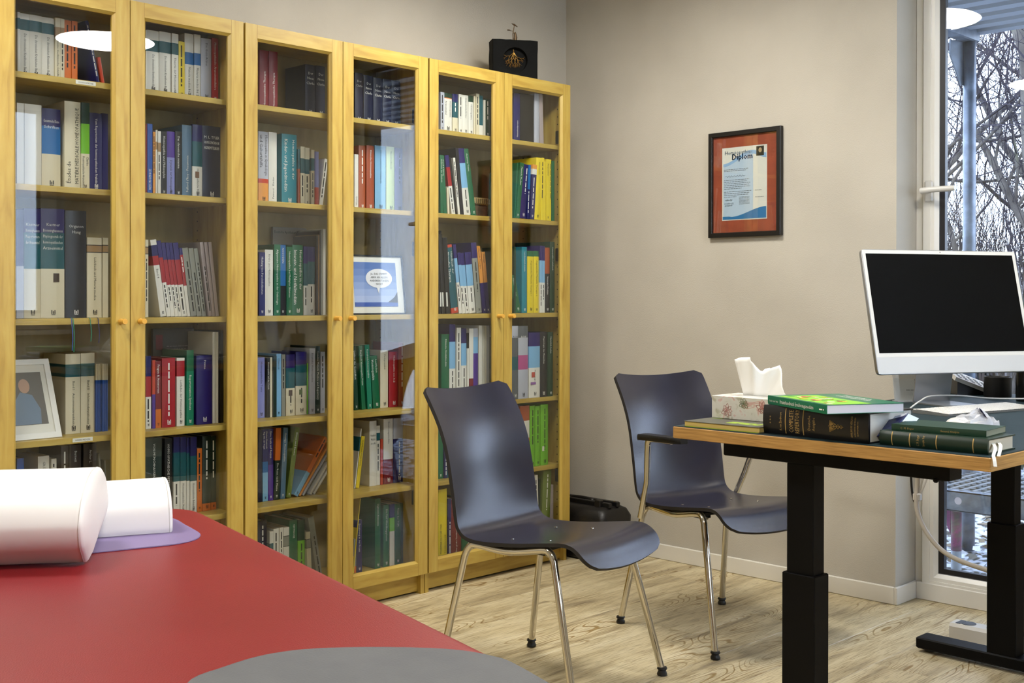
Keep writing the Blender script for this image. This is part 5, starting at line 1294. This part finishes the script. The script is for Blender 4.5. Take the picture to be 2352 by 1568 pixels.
# ---------------------------------------------------------------- outside
def ground_mat():
    m=mat('snowy_leaf_litter','#c8ccd4',.9); L=m.node_tree.links; b=m.node_tree.nodes['Principled BSDF']; t=N(m,'ShaderNodeTexCoord')
    v=N(m,'ShaderNodeTexVoronoi'); v.inputs['Scale'].default_value=16; n=N(m,'ShaderNodeTexNoise'); n.inputs['Scale'].default_value=22; n.inputs['Detail'].default_value=6
    mp=N(m,'ShaderNodeMapping'); L.new(t.outputs['Object'],mp.inputs[0]); L.new(mp.outputs[0],n.inputs['Vector']); L.new(n.outputs[0],v.inputs['Vector']) if False else L.new(mp.outputs[0],v.inputs['Vector'])
    r=ramp(m,[(.36,'#1c1b17'),(.44,'#45433d'),(.50,'#9aa0aa'),(.75,'#c2c8d2')]); L.new(n.outputs[0],r.inputs[0]); L.new(r.outputs[0],b.inputs['Base Color']); return m
gm=MB(); n=70; rg_=random.Random(3)
x0,x1,y0,y1=.70,9.0,-6.5,6.5
pts=[[(x0+(x1-x0)*(i/n)**1.7, y0+(y1-y0)*j/n, -.12-.02*math.sin(j*.7)*math.cos(i*.5)+rg_.uniform(-.015,.015)) for j in range(n+1)] for i in range(n+1)]
gm.loft(pts,0,cap=False,closed=False); g=gm.build('garden_ground',ground_mat()); g['kind']='structure'
tag(MB().box(.66,-7,-.4,40,7,-.16).build('earth',mat('earth','#6b6a66',.95)),kind='structure')
# fallen leaves near the window: one litter of many
lm=MB()
for i in range(1500):
    x=rg_.uniform(.9,4.5); y=rg_.uniform(-2.6,1.2); a=rg_.uniform(0,6.3); s=rg_.uniform(.02,.05); z=-.105+rg_.uniform(0,.03)
    c,sn=math.cos(a)*s,math.sin(a)*s; lm.add([(x+c,y+sn,z),(x-sn*.5,y+c*.5,z+rg_.uniform(-.01,.02)),(x-c,y-sn,z+rg_.uniform(-.005,.01)),(x+sn*.5,y-c*.5,z+rg_.uniform(0,.02))],[(0,1,2,3)],i%3)
o=lm.build('leaf_litter',[mat('leaf_grey','#55524a',.9),mat('leaf_brown','#6e6250',.9),mat('leaf_frost','#b8bcc2',.9)]); tag(o,'frosted fallen leaves scattered over the ground outside the window','leaves',kind='stuff')
galv=noisy('galvanised_steel',[(.3,'#4d555f'),(.5,'#626c79'),(.7,'#7f8a98')],(1,1,1),14,5,.42,metal=.35)
# canopy / scaffold deck above
sc=thing('steel_scaffold','galvanised steel scaffold with post, brackets and ribbed deck outside the window','scaffold',(1.9,-.895,-.11))
def SB(n_,f,m_=galv):
    mb=MB(); f(mb); return mb.build(n_,m_,sc)
SB('post',lambda m:m.tube([(0,0,0),(0,0,2.54)],.030,16)).data.polygons.foreach_set('use_smooth',[True]*18)
SB('cross_beam',lambda m:(m.cham(-1.15,-.03,2.47,.05,.03,2.545,.006),m.box(-1.15,-.045,2.535,.05,.045,2.548)))
SB('bracket',lambda m:m.add([(-.10,.05,2.475),(-.02,.02,2.475),(-.02,.02,2.26),(-.035,.025,2.26),(-.10,.05,2.40),(-.10,.058,2.475),(-.02,.028,2.475),(-.02,.028,2.26),(-.035,.033,2.26),(-.10,.058,2.40)],[(0,1,2,3,4),(9,8,7,6,5)]+[(i,(i+1)%5,(i+1)%5+5,i+5) for i in range(5)]))
deckm=mat('deck_zinc','#9aa2ac',.5,.1)
for k in range(9):
    x=-1.16+k*.145
    SB('deck_board',lambda m:m.add([(x+a,-3.2,z) for a,z in ((0,2.575),(.012,2.515),(.085,2.515),(.097,2.575),(.145,2.575),(.145,2.585),(0,2.585))]+[(x+a,.06,z) for a,z in ((0,2.575),(.012,2.515),(.085,2.515),(.097,2.575),(.145,2.575),(.145,2.585),(0,2.585))],[(i,(i+1)%7,(i+1)%7+7,i+7) for i in range(7)]+[(6,5,4,3,2,1,0),(7,8,9,10,11,12,13)]),deckm)
SB('edge_beam',lambda m:m.cham(-1.22,-3.2,2.50,-1.165,.10,2.62,.006))
# low platform with its pink-painted leg
lp=thing('low_platform','low galvanised platform with a pink-painted leg standing on the snowy ground','platform',(1.25,-1.10,-.11))
def LB(n_,f,m_=galv,**k):
    mb=MB(); f(mb); return mb.build(n_,m_,lp,**k)
LB('front_rail',lambda m:(m.box(-.03,-1.6,.310,-.025,.16,.395),m.box(-.03,-1.6,.390,.02,.16,.396),m.box(-.03,-1.6,.308,.02,.16,.313)))
LB('rail_hole',lambda m:m.add([(-.0312,-.045+.016*math.cos(q*PI/8),.355+.016*math.sin(q*PI/8)) for q in range(16)],[tuple(range(16))]),mat('hole_snow','#b9b4bc',.8))
LB('grating',lambda m:[m.box(0,-1.6+.05*i,.385,.60,-1.585+.05*i,.398) for i in range(35)]+[m.box(.02+.06*j,-1.6,.380,.028+.06*j,.16,.396) for j in range(10)],mat('frosted_grating','#5f6468',.7))
LB('back_rail',lambda m:m.box(.60,-1.6,.305,.61,.16,.396))
pink=noisy('worn_pink_paint',[(.38,'#5c5a59'),(.5,'#6a4a5c'),(.66,'#8a3a70')],(1,1,1),30,4,.6)
LB('leg',lambda m:m.tube([(.02,-.015,0),(.02,-.015,.13)],.022,14),mat('galv_pale','#9ca6b2',.5,.3),smooth=60)
LB('painted_leg',lambda m:m.tube([(.02,-.015,.13),(.02,-.015,.308)],.0225,14),pink,smooth=60)
LB('gusset',lambda m:m.add([(.015,.06,.308),(.015,.01,.308),(.015,.01,.20),(.025,.06,.308),(.025,.01,.308),(.025,.01,.20)],[(0,1,2),(5,4,3),(0,3,4,1),(1,4,5,2),(2,5,3,0)]),mat('pink_gusset','#8a4a7c',.5))
# bare trees
bark=noisy('lichen_bark',[(.3,'#2f2b28'),(.5,'#4c4743'),(.65,'#625e58'),(.8,'#5c6040')],(1,1,.4),9,5,.9,.6)
twig_m=mat('dark_twigs','#2c2833',.9)
def tree(name,label,base,lean,h,r,seed,lv=6):
    t=thing(name,label,'tree',base); rn=random.Random(seed); tr=MB(); br=MB(); tw=MB()
    def seg(p,d,l,rad,mb,n,k):
        pts=[p]; q=p.copy(); dd=d.copy()
        for i in range(k):
            dd=(dd+Vector((rn.uniform(-.22,.22),rn.uniform(-.22,.22),rn.uniform(-.08,.16)))).normalized(); q=q+dd*l/k; pts.append(q.copy())
        mb.tube(pts,[rad*(1-.35*i/k) for i in range(k+1)],n,cap=False); return pts,dd
    NB=[5,5,4,4,3]
    def grow(p,d,l,rad,lev):
        mb,n,k=(tr,9,7) if lev==0 else (br,6,5) if lev<=2 else (tw,3,4)
        pts,dd=seg(p,d,l,rad,mb,n,k)
        if lev>=5: return
        nb=NB[lev]
        for i in range(nb):
            f=pts[max(1,min(k,int(round(k*(.3+.7*i/(nb-1))))))]
            az=rn.uniform(0,2*PI); a=rn.uniform(.5,1.15) if i<nb-1 else rn.uniform(.1,.35)
            o1=dd.orthogonal().normalized(); o2=dd.cross(o1); nd=(dd*math.cos(a)+(o1*math.cos(az)+o2*math.sin(az))*math.sin(a)); nd.z+=.15; nd.normalize()
            grow(f,nd,l*rn.uniform(.5,.8),max(.0028,rad*(.62 if i==nb-1 else .40)),lev+1)
    grow(Vector((0,0,0)),Vector(lean).normalized(),h,r,0)
    tr.build('trunk',bark,t,smooth=70); br.build('branch',bark,t,smooth=70); tag(tw.build('twigs',twig_m,t),kind='stuff')
    return t
tree('bare_tree','grey leafless tree with leaning trunk just right of the steel post',(5.0,.15,-.15),(.10,-.20,1),2.3,.09,11)
tree('bare_tree','thick mossy leafless tree behind the top right corner of the computer',(5.2,-.55,-.15),(.10,-.22,1),2.0,.13,23)
tree('bare_tree','slender leafless tree partly hidden left of the steel post',(5.6,1.35,-.15),(.0,.12,1),2.4,.10,31)
tree('bare_tree','faint leafless tree farthest back among the garden trees',(7.8,.4,-.15),(.05,-.05,1),2.8,.15,47)
# fallen log and stump
# tangle of thin upright shoots between the trees
sh=MB()
for i in range(2200):
    x=rg_.uniform(5.0,9.0); y=rg_.uniform(-2.6,3.6); hh=rg_.uniform(1.0,3.4); p=Vector((x,y,-.15)); d=Vector((rg_.uniform(-.3,.3),rg_.uniform(-.3,.3),1)); pts=[p]
    for k in range(5):
        d=d+Vector((rg_.uniform(-.35,.35),rg_.uniform(-.35,.35),0)); p=p+d.normalized()*hh/5; pts.append(p)
    sh.tube(pts,[.007,.006,.005,.004,.003,.002],3,cap=False)
o=sh.build('thin_shoots',twig_m); tag(o,'tangle of thin bare shoots growing between the garden trees','shrub',kind='stuff')
o=MB(); o.tube(bez([(3.9,.20,1.25),(4.1,-.12,.95),(4.3,-.45,.62),(4.5,-.9,.30)],4),[.07]*6+[.085]*6+[.10],9); q=o.build('broken_limb',bark,smooth=70,origin=(4.5,-.9,.3)); tag(q,'pale broken tree limb hanging diagonally behind the computer','branch')
st=MB(); st.loft([[(7.0+(r_+.05*math.sin(3*a+z))*math.cos(a), -1.35+(r_+.05*math.cos(2*a+z))*math.sin(a), z) for a in [q*PI/7 for q in range(14)]] for z,r_ in ((-.2,.42),(.3,.36),(.9,.33),(1.4,.30),(1.75,.26),(2.0,.12))]); o=st.build('ivy_stump',noisy('ivy_bark',[(.3,'#1e1a14'),(.5,'#3a2d24'),(.62,'#4a4038'),(.75,'#2a3820')],(1,1,1),9,5,.95,.8),smooth=80,origin=(7.0,-1.35,-.2)); tag(o,'massive ivy-covered tree stump behind the computer','tree stump')
# thicket of dry grass and brush behind
bm_=MB()
for i in range(9000):
    x=rg_.uniform(4.8,8.5); y=rg_.uniform(-3.4,4.5); hh=rg_.uniform(.6,1.7)*(1 if x<7 else 1.3); z=-.15; dx,dy=rg_.uniform(-.25,.25),rg_.uniform(-.25,.25); w=rg_.uniform(.006,.014)
    bm_.add([(x,y-w,z),(x,y+w,z),(x+dx*.4,y+dy*.4+w*.8,z+hh*.6),(x+dx*.4,y+dy*.4-w*.8,z+hh*.6),(x+dx,y+dy,z+hh)],[(0,1,2,3),(3,2,4)],i%4)
o=bm_.build('dry_brush',[mat('straw_grey','#3c3836',.9),mat('straw_brown','#3a2f27',.9),mat('straw_pale','#625f60',.9),mat('brush_green','#2a3124',.9)]); tag(o,'thicket of dry grass and brush behind the bare trees','brush',kind='stuff')
h_=MB(); h_.loft([[(9+12*i/6,-14+28*j/16,-.2+1.3*math.sin(i/6*1.4)+.15*math.sin(j*1.3+i)) for j in range(17)] for i in range(7)],0,cap=False,closed=False); o=h_.build('distant_slope',noisy('wooded_slope',[(.3,'#24262a'),(.6,'#3c3f46'),(.8,'#54575f')],(1,1,1),3,6,.95)); o['kind']='structure'
